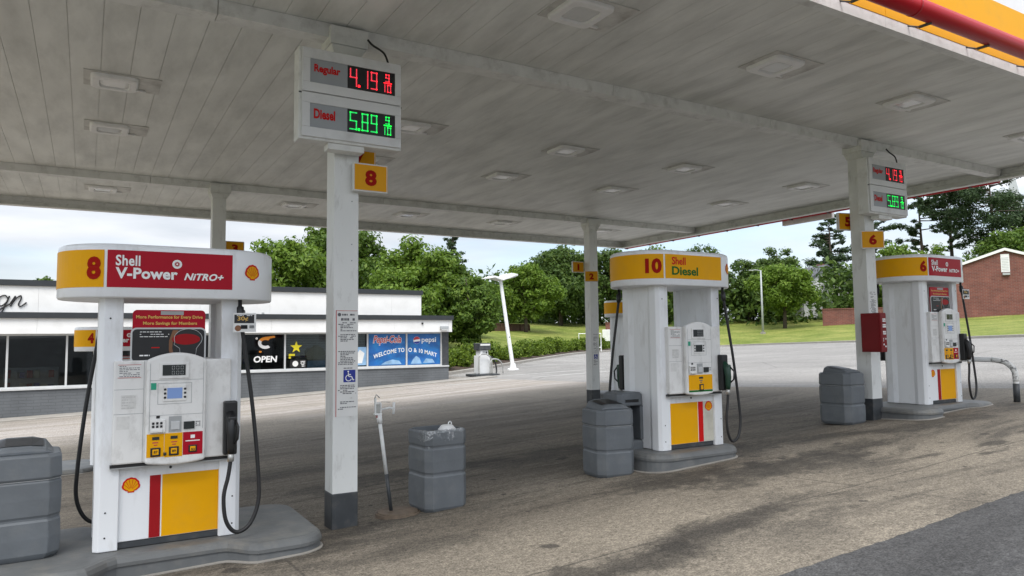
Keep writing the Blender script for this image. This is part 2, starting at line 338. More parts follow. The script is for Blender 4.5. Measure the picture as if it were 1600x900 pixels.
def grass_mat():
    m = bpy.data.materials.new('mown_grass'); m.use_nodes = True; t = m.node_tree; L = t.links.new; b = t.nodes['Principled BSDF']
    tc = N(t, 'ShaderNodeTexCoord')
    n = N(t, 'ShaderNodeTexNoise'); n.inputs['Scale'].default_value = .35; n.inputs['Detail'].default_value = 9; n.inputs['Roughness'].default_value = .7; L(tc.outputs['Object'], n.inputs[0])
    cr = N(t, 'ShaderNodeValToRGB'); e = cr.color_ramp.elements
    e[0].position = .32; e[0].color = (.095, .135, .020, 1); e[1].position = .68; e[1].color = (.27, .265, .075, 1)
    q = e.new(.5); q.color = (.170, .20, .045, 1); L(n.outputs[0], cr.inputs[0])
    n2 = N(t, 'ShaderNodeTexNoise'); n2.inputs['Scale'].default_value = 6; n2.inputs['Detail'].default_value = 6; L(tc.outputs['Object'], n2.inputs[0])
    mr = N(t, 'ShaderNodeMapRange'); mr.inputs[1].default_value = .3; mr.inputs[2].default_value = .7; mr.inputs[3].default_value = .65; mr.inputs[4].default_value = 1.3; L(n2.outputs[0], mr.inputs[0])
    sc = N(t, 'ShaderNodeVectorMath', operation='SCALE'); L(cr.outputs[0], sc.inputs[0]); L(mr.outputs[0], sc.inputs['Scale']); L(sc.outputs[0], b.inputs['Base Color'])
    b.inputs['Roughness'].default_value = .9; b.inputs['Specular IOR Level'].default_value = .15
    bp = N(t, 'ShaderNodeBump'); bp.inputs['Strength'].default_value = .8; bp.inputs['Distance'].default_value = .08; L(n2.outputs[0], bp.inputs['Height']); L(bp.outputs[0], b.inputs['Normal'])
    return m
M['grass'] = grass_mat()
def leaf_mat(name, c1, c2, c3):
    m = bpy.data.materials.new(name); m.use_nodes = True; t = m.node_tree; L = t.links.new; b = t.nodes['Principled BSDF']
    ge = N(t, 'ShaderNodeNewGeometry'); cr = N(t, 'ShaderNodeValToRGB'); e = cr.color_ramp.elements
    e[0].position = 0; e[0].color = (*c1, 1); e[1].position = 1; e[1].color = (*c3, 1); q = e.new(.6); q.color = (*c2, 1)
    L(ge.outputs['Random Per Island'], cr.inputs[0]); L(cr.outputs[0], b.inputs['Base Color'])
    b.inputs['Roughness'].default_value = .55; b.inputs['Specular IOR Level'].default_value = .3
    tr = N(t, 'ShaderNodeBsdfTranslucent'); ms = N(t, 'ShaderNodeMixShader'); ms.inputs[0].default_value = .38
    L(cr.outputs[0], tr.inputs[0]); L(b.outputs[0], ms.inputs[1]); L(tr.outputs[0], ms.inputs[2]); L(ms.outputs[0], t.nodes['Material Output'].inputs[0])
    return m
M['leafA'] = leaf_mat('leaf_bright', (.070, .130, .012), (.135, .225, .022), (.21, .30, .045))
M['leafB'] = leaf_mat('leaf_mid', (.052, .102, .012), (.10, .175, .02), (.165, .24, .04))
M['leafC'] = leaf_mat('leaf_dark', (.040, .080, .014), (.075, .130, .022), (.125, .185, .036))
M['needle'] = leaf_mat('pine_needles', (.026, .050, .020), (.048, .085, .030), (.085, .13, .052))
M['leafH'] = leaf_mat('leaf_hedge', (.06, .105, .008), (.125, .195, .014), (.21, .29, .03))
M['bark'] = mat('bark', (.075, .058, .045), .9, .25, 6, bump=.5)

# ------------------------------------------------------------------ ground
def lerp(x, xs, ys):
    if x <= xs[0]: return ys[0]
    for i in range(len(xs)-1):
        if x <= xs[i+1]: return ys[i]+(ys[i+1]-ys[i])*(x-xs[i])/(xs[i+1]-xs[i])
    return ys[-1]
def gh(x, y):
    f = -.045*(y-6.39) if y < 13.5 else -.32-.0155*(min(y, 28)-13.5)
    t = min(max((y-13.5)/14.5, 0), 1); a = .054-.009*t
    xx = min(max(x, -20), 15)-2
    z = (a*xx if xx > 0 else .030*xx)+f
    return z+lerp(y, (17, 40, 52), (.05, .028, .018))*(min(max(x-15, 0), 45))
def sheet(name, xs, ys, m, dz=0):
    mb = MB(); nx = len(xs)
    def wy(x, y): return y+(.010*sin(x*2.3)+.004*sin(x*17.1+1)+.004*sin(x*31.7+2)+.003*sin(x*53) if abs(y-2.95) < 1e-6 else 0)
    mb.v = [(x, wy(x, y), gh(x, y)+dz) for y in ys for x in xs]
    for j in range(len(ys)-1):
        for i in range(nx-1): mb.f.append((j*nx+i, j*nx+i+1, (j+1)*nx+i+1, (j+1)*nx+i)); mb.m.append(0)
    return struct(mb.build(name, m, smooth=True))
def rng_(a, b, s):
    n = max(1, round((b-a)/s)); return [a+(b-a)*i/n for i in range(n+1)]
FX = rng_(-30, -1, 1)+rng_(-1, 14.6, .06)[1:]
sheet('forecourt', FX, rng_(2.95, 13.5, .6)+rng_(13.5, 28, 1.0)[1:]+rng_(28, 34, 2)[1:], M['concrete'])
sheet('access_road', FX[:-1]+rng_(14.6, 60, 1), rng_(-60, -2, 2)+rng_(-2, 2.95, .5)[1:], M['asphalt'])
sheet('parking_lot', rng_(14.6, 60, .9), rng_(2.95, 13.5, .6)+rng_(13.5, 28, 1)[1:]+rng_(28, 60, 1)[1:], M['lot'])
def plain_ground():
    R_ = [0, 60, 130, 400, 1500]; n = 48; mb = MB()
    for r in R_[1:]:
        for i in range(n): mb.v.append((r*cos(2*pi*i/n), r*sin(2*pi*i/n), -1.6 if r < 100 else -1.2))
    mb.v.append((0, 0, -1.6)); c = len(mb.v)-1
    for i in range(n): mb.f.append((c, i, (i+1) % n)); mb.m.append(0)
    for k in range(3):
        for i in range(n): mb.f.append((k*n+i, (k+1)*n+i, (k+1)*n+(i+1) % n, k*n+(i+1) % n)); mb.m.append(0)
    struct(mb.build('ground', M['grass']))
plain_ground()

EDGE = [(13.8, 30.3), (19, 33.9), (26, 39.9), (35.2, 48), (41.7, 52), (48, 54), (52.5, 51.8), (53.5, 47.5), (50.5, 39), (46.5, 29), (40, 18), (33, 6), (24, -10)]
EDGE_S = [(p.x, p.y) for p in spline([(x, y, 0) for x, y in EDGE], 4)]
def lawn():
    mb = MB(); ds = [0, .6, 2, 5, 10, 16, 22, 30, 42, 60, 100, 170]; n = len(EDGE_S)
    for i, (x, y) in enumerate(EDGE_S):
        a = EDGE_S[max(i-2, 0)]; b = EDGE_S[min(i+2, n-1)]; tx, ty = b[0]-a[0], b[1]-a[1]; l = hypot(tx, ty); nx_, ny_ = -ty/l, tx/l
        s = lerp(i/n, (0, .3, .45, .65, 1), (.14, .14, .11, .075, .075)); cap = lerp(i/n, (0, .4, .7), (20, 26, 44))
        for d in ds:
            z = gh(x, y)+.10+s*min(d, cap)+.015*max(0, d-cap)
            mb.v.append((x+nx_*d, y+ny_*d, z))
    k = len(ds)
    for i in range(n-1):
        for j in range(k-1): mb.f.append((i*k+j, i*k+k+j, i*k+k+j+1, i*k+j+1)); mb.m.append(0)
    o = mb.build('lawn', M['grass'], smooth=True); return struct(o), mb
_lawn, LMB = lawn()
def lawn_z(x, y):
    best = None
    from_v = LMB.v
    bd = 1e9
    # barycentric search over the lawn quads
    for f in LMB.f:
        q = [from_v[i] for i in f]
        for tri in ((0, 1, 2), (0, 2, 3)):
            (x0, y0, z0), (x1, y1, z1), (x2, y2, z2) = (q[i] for i in tri)
            d = (y1-y2)*(x0-x2)+(x2-x1)*(y0-y2)
            if abs(d) < 1e-9: continue
            a = ((y1-y2)*(x-x2)+(x2-x1)*(y-y2))/d; b = ((y2-y0)*(x-x2)+(x0-x2)*(y-y2))/d
            if a >= -1e-6 and b >= -1e-6 and a+b <= 1+1e-6:
                z = a*z0+b*z1+(1-a-b)*z2
                best = z if best is None else max(best, z)
    if best is None: best = gh(min(x, 50), min(y, 52))
    return best
def kerb():
    mb = MB(); rings = []
    for i, (x, y) in enumerate(EDGE_S):
        a = EDGE_S[max(i-1, 0)]; b = EDGE_S[min(i+1, len(EDGE_S)-1)]; tx, ty = b[0]-a[0], b[1]-a[1]; l = hypot(tx, ty); nx_, ny_ = -ty/l, tx/l; z = gh(x, y)
        rings.append([(x-nx_*.02, y-ny_*.02, z-.15), (x-nx_*.0, y-ny_*.0, z+.13), (x+nx_*.22, y+ny_*.22, z+.15), (x+nx_*.24, y+ny_*.24, z-.15)])
    mb.add(loft(rings)); struct(mb.build('kerb', M['kerb']))
kerb()
def lot_lines():
    mb = MB()
    for (x0, y0, x1, y1) in ((15.2, 27.6, 20.5, 26.3), (15.5, 24.6, 21.5, 23.3), (20.2, 33.2, 24.5, 32.0), (24.6, 36.6, 29.0, 35.3), (11.8, 24.9, 14.3, 24.3)):
        l = hypot(x1-x0, y1-y0); nx_, ny_ = -(y1-y0)/l*.06, (x1-x0)/l*.06; k = 8; b = len(mb.v)
        for i in range(k+1):
            x = x0+(x1-x0)*i/k; y = y0+(y1-y0)*i/k
            for sgn in (-1, 1): mb.v.append((x+sgn*nx_, y+sgn*ny_, gh(x, y)+.012))
        for i in range(k): mb.f.append((b+2*i, b+2*i+2, b+2*i+3, b+2*i+1)); mb.m.append(0)
    struct(mb.build('lot_marking', mat('worn_line_paint', (.55, .54, .51), .8, .2, 3)))
lot_lines()

# ------------------------------------------------------------------ canopy
CX0, CX1, CY0, CY1, DZ = -1.9, 14.1, 3.65, 17.05, 4.6
def canopy():
    c = thing('canopy', 'large flat grey-white forecourt canopy with yellow fascia and red tube along its edge', 'canopy', (0, 0, 0))
    mb = MB(); x = CX0
    while x < CX1-.01:
        mb.box(x+.002, min(x+.28, CX1)-.002, CY0+.05, CY1-.05, DZ, DZ+.03); x += .28
    mb.box(CX0+.06, CX1-.06, CY0+.06, CY1-.06, DZ+.012, DZ+.06)
    mb.build('deck', M['deck'], c)
    for y in (6.5, 14.0):
        b = MB()
        segs = [CX0+.05, .9, 5.2, 7.9, 11.6, CX1-.12]
        for a, d in zip(segs, segs[1:]):
            b.add(loft([[(x, y-.11, DZ-.003), (x, y-.09, DZ-.125), (x, y+.09, DZ-.125), (x, y+.11, DZ-.003)] for x in (a+.003, d-.003)]))
        b.build('beam', M['beam'], c)
    # fascia: inner return + outer sheet (yellow below, white above), grey drip strip at the bottom
    zb, zt = 4.41, 5.42
    for nm, (x0, x1, y0, y1), axis in (('near', (CX0, CX1, CY0, CY0+.05), 'x'), ('far', (CX0, CX1, CY1-.05, CY1), 'x'), ('left', (CX0, CX0+.05, CY0+.05, CY1-.05), 'y'), ('right', (CX1-.05, CX1, CY0+.05, CY1-.05), 'y')):
        b = MB()
        L0, L1 = (x0, x1) if axis == 'x' else (y0, y1); n = 6
        for i in range(n):
            a = L0+(L1-L0)*i/n+.002; d = L0+(L1-L0)*(i+1)/n-.002
            if axis == 'x': b.box(a, d, y0, y1, zb, 4.51)
            else: b.box(x0, x1, a, d, zb, 4.51)
        # inner lip
        if nm == 'near': b.box(x0+.05, x1-.05, y1, y1+.035, zb, zb+.02)
        if nm == 'far': b.box(x0+.05, x1-.05, y0-.10, y0, zb, zb+.02)
        if nm == 'right': b.box(x0-.10, x0, y0+.1, y1-.1, zb, zb+.02)
        if nm == 'near': b.box(L0+.05, L1-.05, y1-.033, y1, 4.513, DZ+.03)
        elif nm == 'far': b.box(L0+.05, L1-.05, y0, y0+.033, 4.513, DZ+.03)
        elif nm == 'left': b.box(x1-.033, x1, L0, L1, 4.513, DZ+.03)
        else: b.box(x0, x0+.033, L0, L1, 4.513, DZ+.03)
        b.build('gutter_edge', M['beam'], c)
        b = MB(); s = .004; 
        for i in range(n):
            a = L0+(L1-L0)*i/n+.003; d = L0+(L1-L0)*(i+1)/n-.003
            if nm == 'near': b.box(a, d, y0-s, y1-.035, 4.512, 5.12)
            elif nm == 'far': b.box(a, d, y0+.035, y1+s, 4.512, 5.12)
            elif nm == 'left': b.box(x0-s, x1-.035, a, d, 4.512, 5.12)
            else: b.box(x0+.035, x1+s, a, d, 4.512, 5.12)
        b.build('yellow_fascia', M['yellow'], c)
        b = MB()
        if axis == 'x': b.box(L0, L1, y0-.002, y1+.002, 5.122, zt)
        else: b.box(x0-.002, x1+.002, L0, L1, 5.122, zt)
        b.build('white_fascia', M['fasciawhite'], c)
    # red tubes with joint collars and brackets
    def red(pts, zc, nb, out):
        b = MB(); b.add(tube(pts, .085, 14)); b.build('red_tube', M['tubered'], c, smooth=True)
        p0, p1 = Vector(pts[0]), Vector(pts[-1]); d = (p1-p0)
        for i in range(nb+1):
            p = p0+d*(i/nb); dn = d.normalized()*.012
            b = MB(); b.add(tube([p-dn, p+dn], .088, 14)); b.build('tube_collar', M['redpaint'], c, smooth=True)
        for i in range(int(d.length/1.0)+1):
            p = p0+d.normalized()*(.45+i*1.0)
            if (p-p0).length > d.length: break
            q = p+Vector(out)*-.24
            b = MB(); b.add(tube([p+Vector((0, 0, -.088)), p.lerp(q, .45)+Vector((0, 0, -.085))], .014, 6)); b.add(tube([p.lerp(q, .45)+Vector((0, 0, -.085)), q+Vector((0, 0, -.02))], .008, 6)); b.build('tube_bracket', M['charcoal'], c)
    red([(CX0-.1, CY0-.21, 4.535), (CX1+.25, CY0-.21, 4.535)], 4.53, 6, (0, -1, 0))
    red([(CX1+.2, 6.6, 4.50), (CX1+.2, CY1+.1, 4.50)], 4.53, 5, (1, 0, 0))
    return c
canopy()
def canopy_lights():
    rows = [(5.05, 'first row, nearest the yellow fascia'), (9.0, 'second row'), (11.0, 'third row'), (15.4, 'last row, farthest under the canopy')]
    cols = [(.2, 'above the large pump at left'), (3.75, 'right of the front price column'), (6.35, 'midway along the canopy'), (8.85, 'left of the right price column'), (12.0, 'towards the right canopy end')]
    short = ['nearest row', 'second row', 'third row', 'farthest row']; cs = ['first from the left', 'second from the left', 'middle of five', 'fourth from the left', 'rightmost']
    proto = None
    for j, (y, _) in enumerate(rows):
        for i, (x, _) in enumerate(cols):
            if (j == 0 and i == 0): continue
            lab = f'square canopy ceiling light with stained mounting plate, {short[j]}, {cs[i]}'
            if proto is None:
                t = proto = thing('ceiling_light', lab, 'ceiling light', (x, y, DZ), 0, 'square lights in the canopy ceiling')
                b = MB(); b.box(-.30, .46, -.27, .25, -.008, -.002); b.build('mounting_plate', M['patch'], t)
                fr = [loft([[(p, q, z) for p, q in rrect(-.235+s, .235-s, -.235+s, .235-s, .07)] for z, s in ((-.009, 0), (-.034, .004), (-.048, .022), (-.048, .084), (-.026, .092))], False)]
                b = MB(); b.add(fr[0]); b.build('frame', M['fixture'], t, smooth=False)
                b = MB(); b.add(loft([[(p, q, z) for p, q in rrect(-.142, .142, -.142, .142, .05)] for z in (-.01, -.028)] + [[(p, q, -.036) for p, q in rrect(-.11, .11, -.11, .11, .04)]])); b.build('lens', M['lens'], t, smooth=False)
                b = MB(); b.box(.1, .32, .16, .185, -.03, -.012); b.build('conduit', M['fixture'], t)
            else:
                t = proto.copy(); COL.objects.link(t); t.location = (x, y, DZ); t['label'] = lab
                for ch in proto.children:
                    d = ch.copy(); COL.objects.link(d); d.parent = t
canopy_lights()
def hanging_bar():
    t = thing('hanging_strip_light', 'long pale strip light hung outside the right edge of the canopy', 'strip light', (14.42, 10.75, 4.40))
    b = MB(); b.box(-.05, .05, -.68, .66, -.08, .07); b.build('housing', M['beam'], t, bevel=.01)
    b = MB()
    for y in (-.5, .5): b.box(-.33, .0, y-.015, y+.015, .075, .095)
    b.build('bracket', M['galv'], t)
hanging_bar()

# ------------------------------------------------------------------ columns and what hangs on them
def column(x, y, label, w=.115):
    z = gh(x, y)-.05; t = thing('canopy_column', label, 'column', (x, y, z), 0, 'columns carrying the canopy')
    top = DZ-.13-z; zb = .36
    b = MB(); b.box(-w, w, -w, w, zb, top); b.box(-w*.55, w*.55, -w-.004, -w, top-.5, top-.03)
    b.build('shaft', M['colwhite'], t, bevel=.008)
    b = MB(); b.box(-w-.004, w+.004, -w-.004, w+.004, 0, zb); b.build('base_band', M['charcoal'], t, bevel=.008)
    b = MB(); b.box(-.17, .19, -.16, .16, top-.07, top+.10)
    b.add(loft([[(p, q, top-.16) for p, q in ((-w-.01, -w-.01), (w+.01, -w-.01), (w+.01, w+.01), (-w-.01, w+.01))], [(p, q, top-.071) for p, q in ((-.16, -.15), (.18, -.15), (.18, .15), (-.16, .15))]]))
    b.build('cap', M['beam'], t, bevel=.006)
    b = MB()
    for zz in (1.2, 2.45, 2.6, 3.0): b.add(tube([(w*.45, -w-.004, zz), (w*.45, -w+.01, zz)], .006, 8))
    b.build('bolt', M['greyband'], t)
    return t
column(2.03, 6.5, 'white square canopy column carrying the large price sign beside the front left pump')
column(9.99, 6.5, 'white square canopy column with red extinguisher box and smaller price sign')
column(2.04, 14.0, 'distant canopy column rising behind the header of the large left pump')
column(10.56, 14.0, 'distant canopy column behind the two bins left of the diesel pump')

SEG = {'0': 'abcdef', '1': 'bc', '4': 'bcfg', '5': 'acdfg', '8': 'abcdefg', '9': 'abcdfg'}
def digit(ch, x, z, w, h, t):
    P = {'a': (x, x+w, z+h-t, z+h), 'd': (x, x+w, z, z+t), 'g': (x, x+w, z+h/2-t/2, z+h/2+t/2), 'f': (x, x+t, z+h/2, z+h), 'b': (x+w-t, x+w, z+h/2, z+h), 'e': (x, x+t, z, z+h/2), 'c': (x+w-t, x+w, z, z+h/2)}
    v, f = [], []
    for s in SEG[ch]:
        x0, x1, z0, z1 = P[s]
        # a row of LED dots per stroke
        nx = max(1, round((x1-x0)/.0115)); nz = max(1, round((z1-z0)/.0115)); dx = (x1-x0)/nx; dz = (z1-z0)/nz
        for i in range(nx):
            for j in range(nz):
                b = len(v); cx = x0+(i+.5)*dx; cz = z0+(j+.5)*dz
                v += [(cx+dx*.43*cos(a), 0, cz+dz*.43*sin(a)) for a in (pi/8+k*pi/4 for k in range(8))]; f.append(tuple(range(b, b+8)))
    return v, f
def price_sign(x0, y, z0, label, flip=False):
    t = thing('price_sign', label, 'price sign', (x0, y, z0), 0, 'price signs on the front columns')
    Wd, Hh, D = .955, .83, .17
    b = MB(); b.box(0, Wd, 0, D, 0, Hh); b.build('cabinet', M['beam'], t, bevel=.012)
    for i, (name, price, led) in enumerate((('Diesel', '5.89', 'ledgreen'), ('Regular', '4.19', 'ledred'))):
        zz = .025+i*.402
        b = MB()
        # raised face frame as four bars round the panel
        for q in ((.025, Wd-.012, 0, .085), (.025, Wd-.012, .30, .392), (.025, .095, .085, .30), (.885, Wd-.012, .085, .30)): b.box(q[0], q[1], -.022, -.002, zz+q[2], zz+q[3])
        fr = b.build('face_frame', M['white'], t, bevel=.004)
        b = MB(); b.box(.096, .432, -.012, -.003, zz+.086, zz+.299); g = b.build('name_panel', M['panelgrey'], t)
        w = .235 if name == 'Regular' else .19
        b = MB(); b.add(text_in(name, .13, .13+w, zz+.165, zz+.255, bold=.035), 0, flat(-.0145)); b.build('lettering', M['signred'], g)
        b = MB(); b.box(.433, .884, -.014, -.003, zz+.086, zz+.299); g = b.build('price_display', M['black'], t)
        b = MB()
        for (ch, x, wd) in zip(price.replace('.', ''), (.450, .562, .648), (.072, .066, .066)): b.add(digit(ch, x, zz+.110, wd, .168, .016), 0, flat(-.0165))
        b.add(box(.529, .548, 0, .001, zz+.110, zz+.131), 0, flat(-.0165))
        b.add(digit('9', .79, zz+.205, .042, .076, .013), 0, flat(-.0165)); b.add(box(.774, .852, 0, .001, zz+.191, zz+.199), 0, flat(-.0165))
        b.add(digit('1', .762, zz+.106, .03, .076, .013), 0, flat(-.0165)); b.add(digit('0', .806, zz+.106, .042, .076, .013), 0, flat(-.0165))
        b.build('digits', M[led], g)
    b = MB(); b.box(.0, Wd, -.004, 0, .408, .420); b.build('seam', M['charcoal'], t)
    b = MB(); b.box(.27, .6, .02, .15, -.055, -.002); b.build('lower_bracket', M['beam'], t)
    b = MB(); b.add(tube(spline([(.66, .10, Hh+.22), (.70, .08, Hh+.17), (.80, .05, Hh+.10), (.85, .05, Hh-.01)], 6), .010, 8)); b.build('power_cable', M['rubber'], t, smooth=True)
    return t
price_sign(1.54, 6.2, 3.425, 'large two-row petrol price sign on the column at left')
price_sign(9.71, 6.2, 3.43, 'smaller-looking petrol price sign on the right column above the extinguisher box')
def number_plate(num, x, y, z, label, w=.33, d=.05, rz=0):
    t = thing('number_plate', label, 'number plate', (x, y, z), radians(rz), 'yellow pump number plates on the columns')
    b = MB(); b.box(-w/2, w/2, 0, d, 0, .265); b.build('plate_rim', M['beam'], t, bevel=.006)
    b = MB(); b.box(-w/2+.012, w/2-.012, -.006, -.001, .014, .251); b.box(w/2+.001, w/2+.004, .006, d-.006, .014, .251); f = b.build('plate_face', M['yellowplate'], t)
    b = MB(); nw = .028 if num == '1' else .056; b.add(text_in(num, -nw, nw, .055, .205, bold=.05), 0, flat(-.008)); b.build('numeral', M['darkred'], f)
number_plate('8', 2.235, 6.31, 3.035, 'yellow plate numbered 8 on the front left column')
number_plate('7', 2.235, 6.64, 3.30, 'yellow plate numbered 7 behind the 8, mostly hidden by the price sign')
number_plate('6', 9.86, 6.26, 2.925, 'yellow plate numbered 6 on the right column', rz=-32)
number_plate('5', 9.88, 6.66, 3.25, 'yellow plate numbered 5 behind and above the 6', rz=-14)
number_plate('2', 10.42, 13.80, 3.03, 'small distant yellow plate numbered 2', rz=-22)
number_plate('1', 10.28, 14.14, 3.28, 'small distant yellow plate numbered 1 above the 2')
number_plate('3', 2.36, 14.14, 3.30, 'yellow plate showing a 3 just above the header of the left pump')

def wheelchair(s):
    g = MB()
    def seg(pts, r): 
        P = [Vector((x, 0, z)) for x, z in pts]
        for a, b in zip(P, P[1:]):
            d = (b-a).normalized(); n = Vector((-d.z, 0, d.x))*r; k = len(g.v)
            g.v += [tuple(a-n), tuple(b-n), tuple(b+n), tuple(a+n)]; g.f.append((k, k+1, k+2, k+3)); g.m.append(0)
    c = [(.42+.24*cos(a), .34+.24*sin(a)) for a in [radians(q) for q in range(100, 351, 12)]]
    seg([(x*s, z*s) for x, z in c], .035*s)
    seg([(x*s, z*s) for x, z in ((.40, .78), (.44, .46), (.68, .45), (.80, .16), (.90, .19))], .04*s)
    seg([(x*s, z*s) for x, z in ((.43, .62), (.62, .62))], .035*s)
    g.add(ngon([(x*s, z*s) for x, z in circle(.39, .87, .07, 12)]))
    return g.v, g.f
def notice(x0, y, z0, w, hgt, label, seed, acc, redline=True, head=True):
    rg = random.Random(seed)
    t = thing('notice_sheet', label, 'notice', (x0, y, z0))
    b = MB(); b.box(0, w, 0, .003, 0, hgt); b.build('sheet', M['paper'], t)
    if redline:
        b = MB(); b.box(.004, .010, -.002, -.001, .0, hgt); b.box(.004, w-.004, -.002, -.001, hgt-.006, hgt-.002); b.build('red_rule', M['inkred'], t)
    b = MB(); top = hgt-.02
    if head:
        b.add(ngon(circle(.035, top-.02, .016, 14)), 0, flat(-.002)); b.add(bars(.06, w-.03, top-.012, 1, .02, .016, rg), 0, flat(-.002)); b.add(bars(.05, w-.03, top-.052, 1, .02, .022, rg), 0, flat(-.002)); top -= .09
    z = top
    while z > .03:
        if acc and acc[1]-.015 < z < acc[1]+acc[2]+.015: z -= .01; continue
        if rg.random() < .16: z -= .02; continue
        b.add(bars(.045 if rg.random() < .8 else .025, w-.015-.03*rg.random(), z, 1, .02, .0075, rg), 0, flat(-.002)); z -= .0145
    b.build('print', M['ink'], t)
    if acc:
        b = MB(); b.box(acc[0], acc[0]+acc[2], -.003, -.001, acc[1], acc[1]+acc[2]); a = b.build('access_sign', M['blue'], t)
        b = MB(); b.add(wheelchair(acc[2]), 0, lambda p: (p[0]+acc[0], -.005, p[2]+acc[1])); b.build('wheelchair_symbol', M['txtwhite'], a)
notice(1.934, 6.381, .985, .208, .955, 'tall printed notice sheet with blue wheelchair square on the front left column', 3, (.075, .305, .11))
notice(9.885, 6.381, 1.42, .20, .90, 'narrow printed notice sheet on the right column beside the red box', 5, (.07, .22, .10), False, False)
notice(10.46, 13.881, 1.0, .19, .8, 'small faded notice on the distant column left of the diesel pump', 7, (.05, .18, .11), False, False)
def extinguisher():
    t = thing('extinguisher_cabinet', 'dark red fire extinguisher cabinet on the left side of the right column', 'extinguisher box', (9.79, 6.12, 1.42))
    b = MB(); b.box(-.07, .075, 0, .30, 0, .56); b.build('box', M['redbox'], t, bevel=.008)
    b = MB(); b.box(-.078, -.072, .02, .28, .03, .53); b.build('door', M['redbox'], t, bevel=.003)
    b = MB(); b.box(-.06, .066, -.004, -.001, .02, .54); f = b.build('front_face', M['redbox'], t)
    rg = random.Random(4); b = MB()
    for z in (.48, .40, .30, .20, .12): b.add(bars(-.02, .055, z, 2, .028, .022, rg), 0, flat(-.006))
    b.build('print', M['txtwhite'], f)
extinguisher()

# ------------------------------------------------------------------ islands
def island(name_label, poly, zt, cat='pump island'):
    cx = sum(p[0] for p in poly)/len(poly); cy = sum(p[1] for p in poly)/len(poly)
    t = thing('pump_island', name_label, cat, (cx, cy, zt)); n = len(poly); P = [(x-cx, y-cy) for x, y in poly]
    def off(d):
        o = []
        for i in range(n):
            a, b = P[i-1], P[(i+1) % n]; tx, ty = b[0]-a[0], b[1]-a[1]; l = hypot(tx, ty); o.append((P[i][0]-ty/l*d, P[i][1]+tx/l*d))
        return o
    def ring(d, z): return [(x, y, z) for x, y in off(d)]
    b = MB(); b.add(loft([ring(0, -.075), ring(0, -.05), ring(.012, -.022), ring(.032, -.006), ring(.06, 0)])); b.build('top_slab', M['island'], t, smooth=False)
    b = MB(); b.add(loft([[(x, y, gh(x+cx, y+cy)-zt-.06) for x, y in off(.012)], ring(.012, -.078)])); b.build('kerb_side', M['islandside'], t)
    b = MB(); b.add(loft([[(x, y, gh(x+cx, y+cy)-zt-.02) for x, y in off(-.012)], [(x, y, gh(x+cx, y+cy)-zt+.006) for x, y in off(-.012)], [(x, y, gh(x+cx, y+cy)-zt+.012) for x, y in off(.008)]])); b.build('sealant_bead', M['kerb'], t)
    return t
def dogbone(xa, xb, lobes, yc, hw, hl, r=.16):
    # outline counter-clockwise, wide lobes at the listed [x0,x1] ranges, waist half width hw, lobe half width hl
    def half(x):
        m = hw
        for lb in lobes:
            a, b = lb[:2]; hl_ = lb[2] if len(lb) > 2 else hl
            if x < a: e = max(0, 1-(a-x)/.22)
            elif x > b: e = max(0, 1-(x-b)/.22)
            else: e = 1
            e = e*e*(3-2*e); m = max(m, hw+(hl_-hw)*e)
        de = min(x-xa, xb-x)
        if de < r*1.6: q = 1-de/(r*1.6); m -= (1-sqrt(max(0, 1-q*q)))*r*1.6
        return m
    ts = [0, .012, .035, .07, .11, .16, .22, .30]
    xs = [xa+q for q in ts]; n = max(6, int((xb-xa-.6)/.06)); xs += [xa+.30+(xb-xa-.60)*i/n for i in range(1, n)]; xs += [xb-q for q in reversed(ts)]
    return [(x, yc-half(x)) for x in xs]+[(x, yc+half(x)) for x in reversed(xs)]
island('long grey painted island kerb under the front left pump and bin', dogbone(-1.35, 1.70, [(-1.3, .02), (1.16, 1.7)], 6.43, .48, .70), .145)
island('short grey island kerb under the diesel pump', dogbone(5.28, 6.66, [(5.0, 7)], 6.43, .50, .52), .395)
island('grey stepped island kerb under the right pump', dogbone(10.05, 12.25, [(9.9, 10.50), (11.75, 12.3, .60)], 6.43, .48, .70), .615)
island('distant grey island under the pump numbered 4', dogbone(-1.2, 1.6, [(-1.2, .0), (1.1, 1.6)], 14.0, .47, .60), -.30)
island('distant grey island behind the diesel pump', dogbone(10.9, 12.8, [(10.9, 11.2), (12.4, 12.8)], 14.2, .47, .60), .35)

# ------------------------------------------------------------------ fuel pumps
HL, HR = .345, .44                                   # header: half length of the flat part, end radius
def hmap(s, z, o=0):
    r = HR+o; q = HR*pi
    per = 4*HL+2*q
    s = (s+per/2) % per-per/2
    if abs(s) <= HL: return (s, -r, z)
    if abs(s) <= HL+q:
        a = (abs(s)-HL)/HR; x = HL+r*sin(a); return (x if s > 0 else -x, -r*cos(a), z)
    x = HL-(abs(s)-HL-q); return (x if s > 0 else -x, r, z)
def hstrip(s0, s1, z0, z1, o):
    n = max(2, int((s1-s0)/.04)); v = []; f = []
    for i in range(n+1):
        s = s0+(s1-s0)*i/n; v += [hmap(s, z0, o), hmap(s, z1, o)]
    for i in range(n): f.append((2*i, 2*i+2, 2*i+3, 2*i+1))
    return v, f
def hring(z, o):
    per = 4*HL+2*HR*pi; n = 96
    return [hmap(per*i/n-per/2, z, o) for i in range(n)]
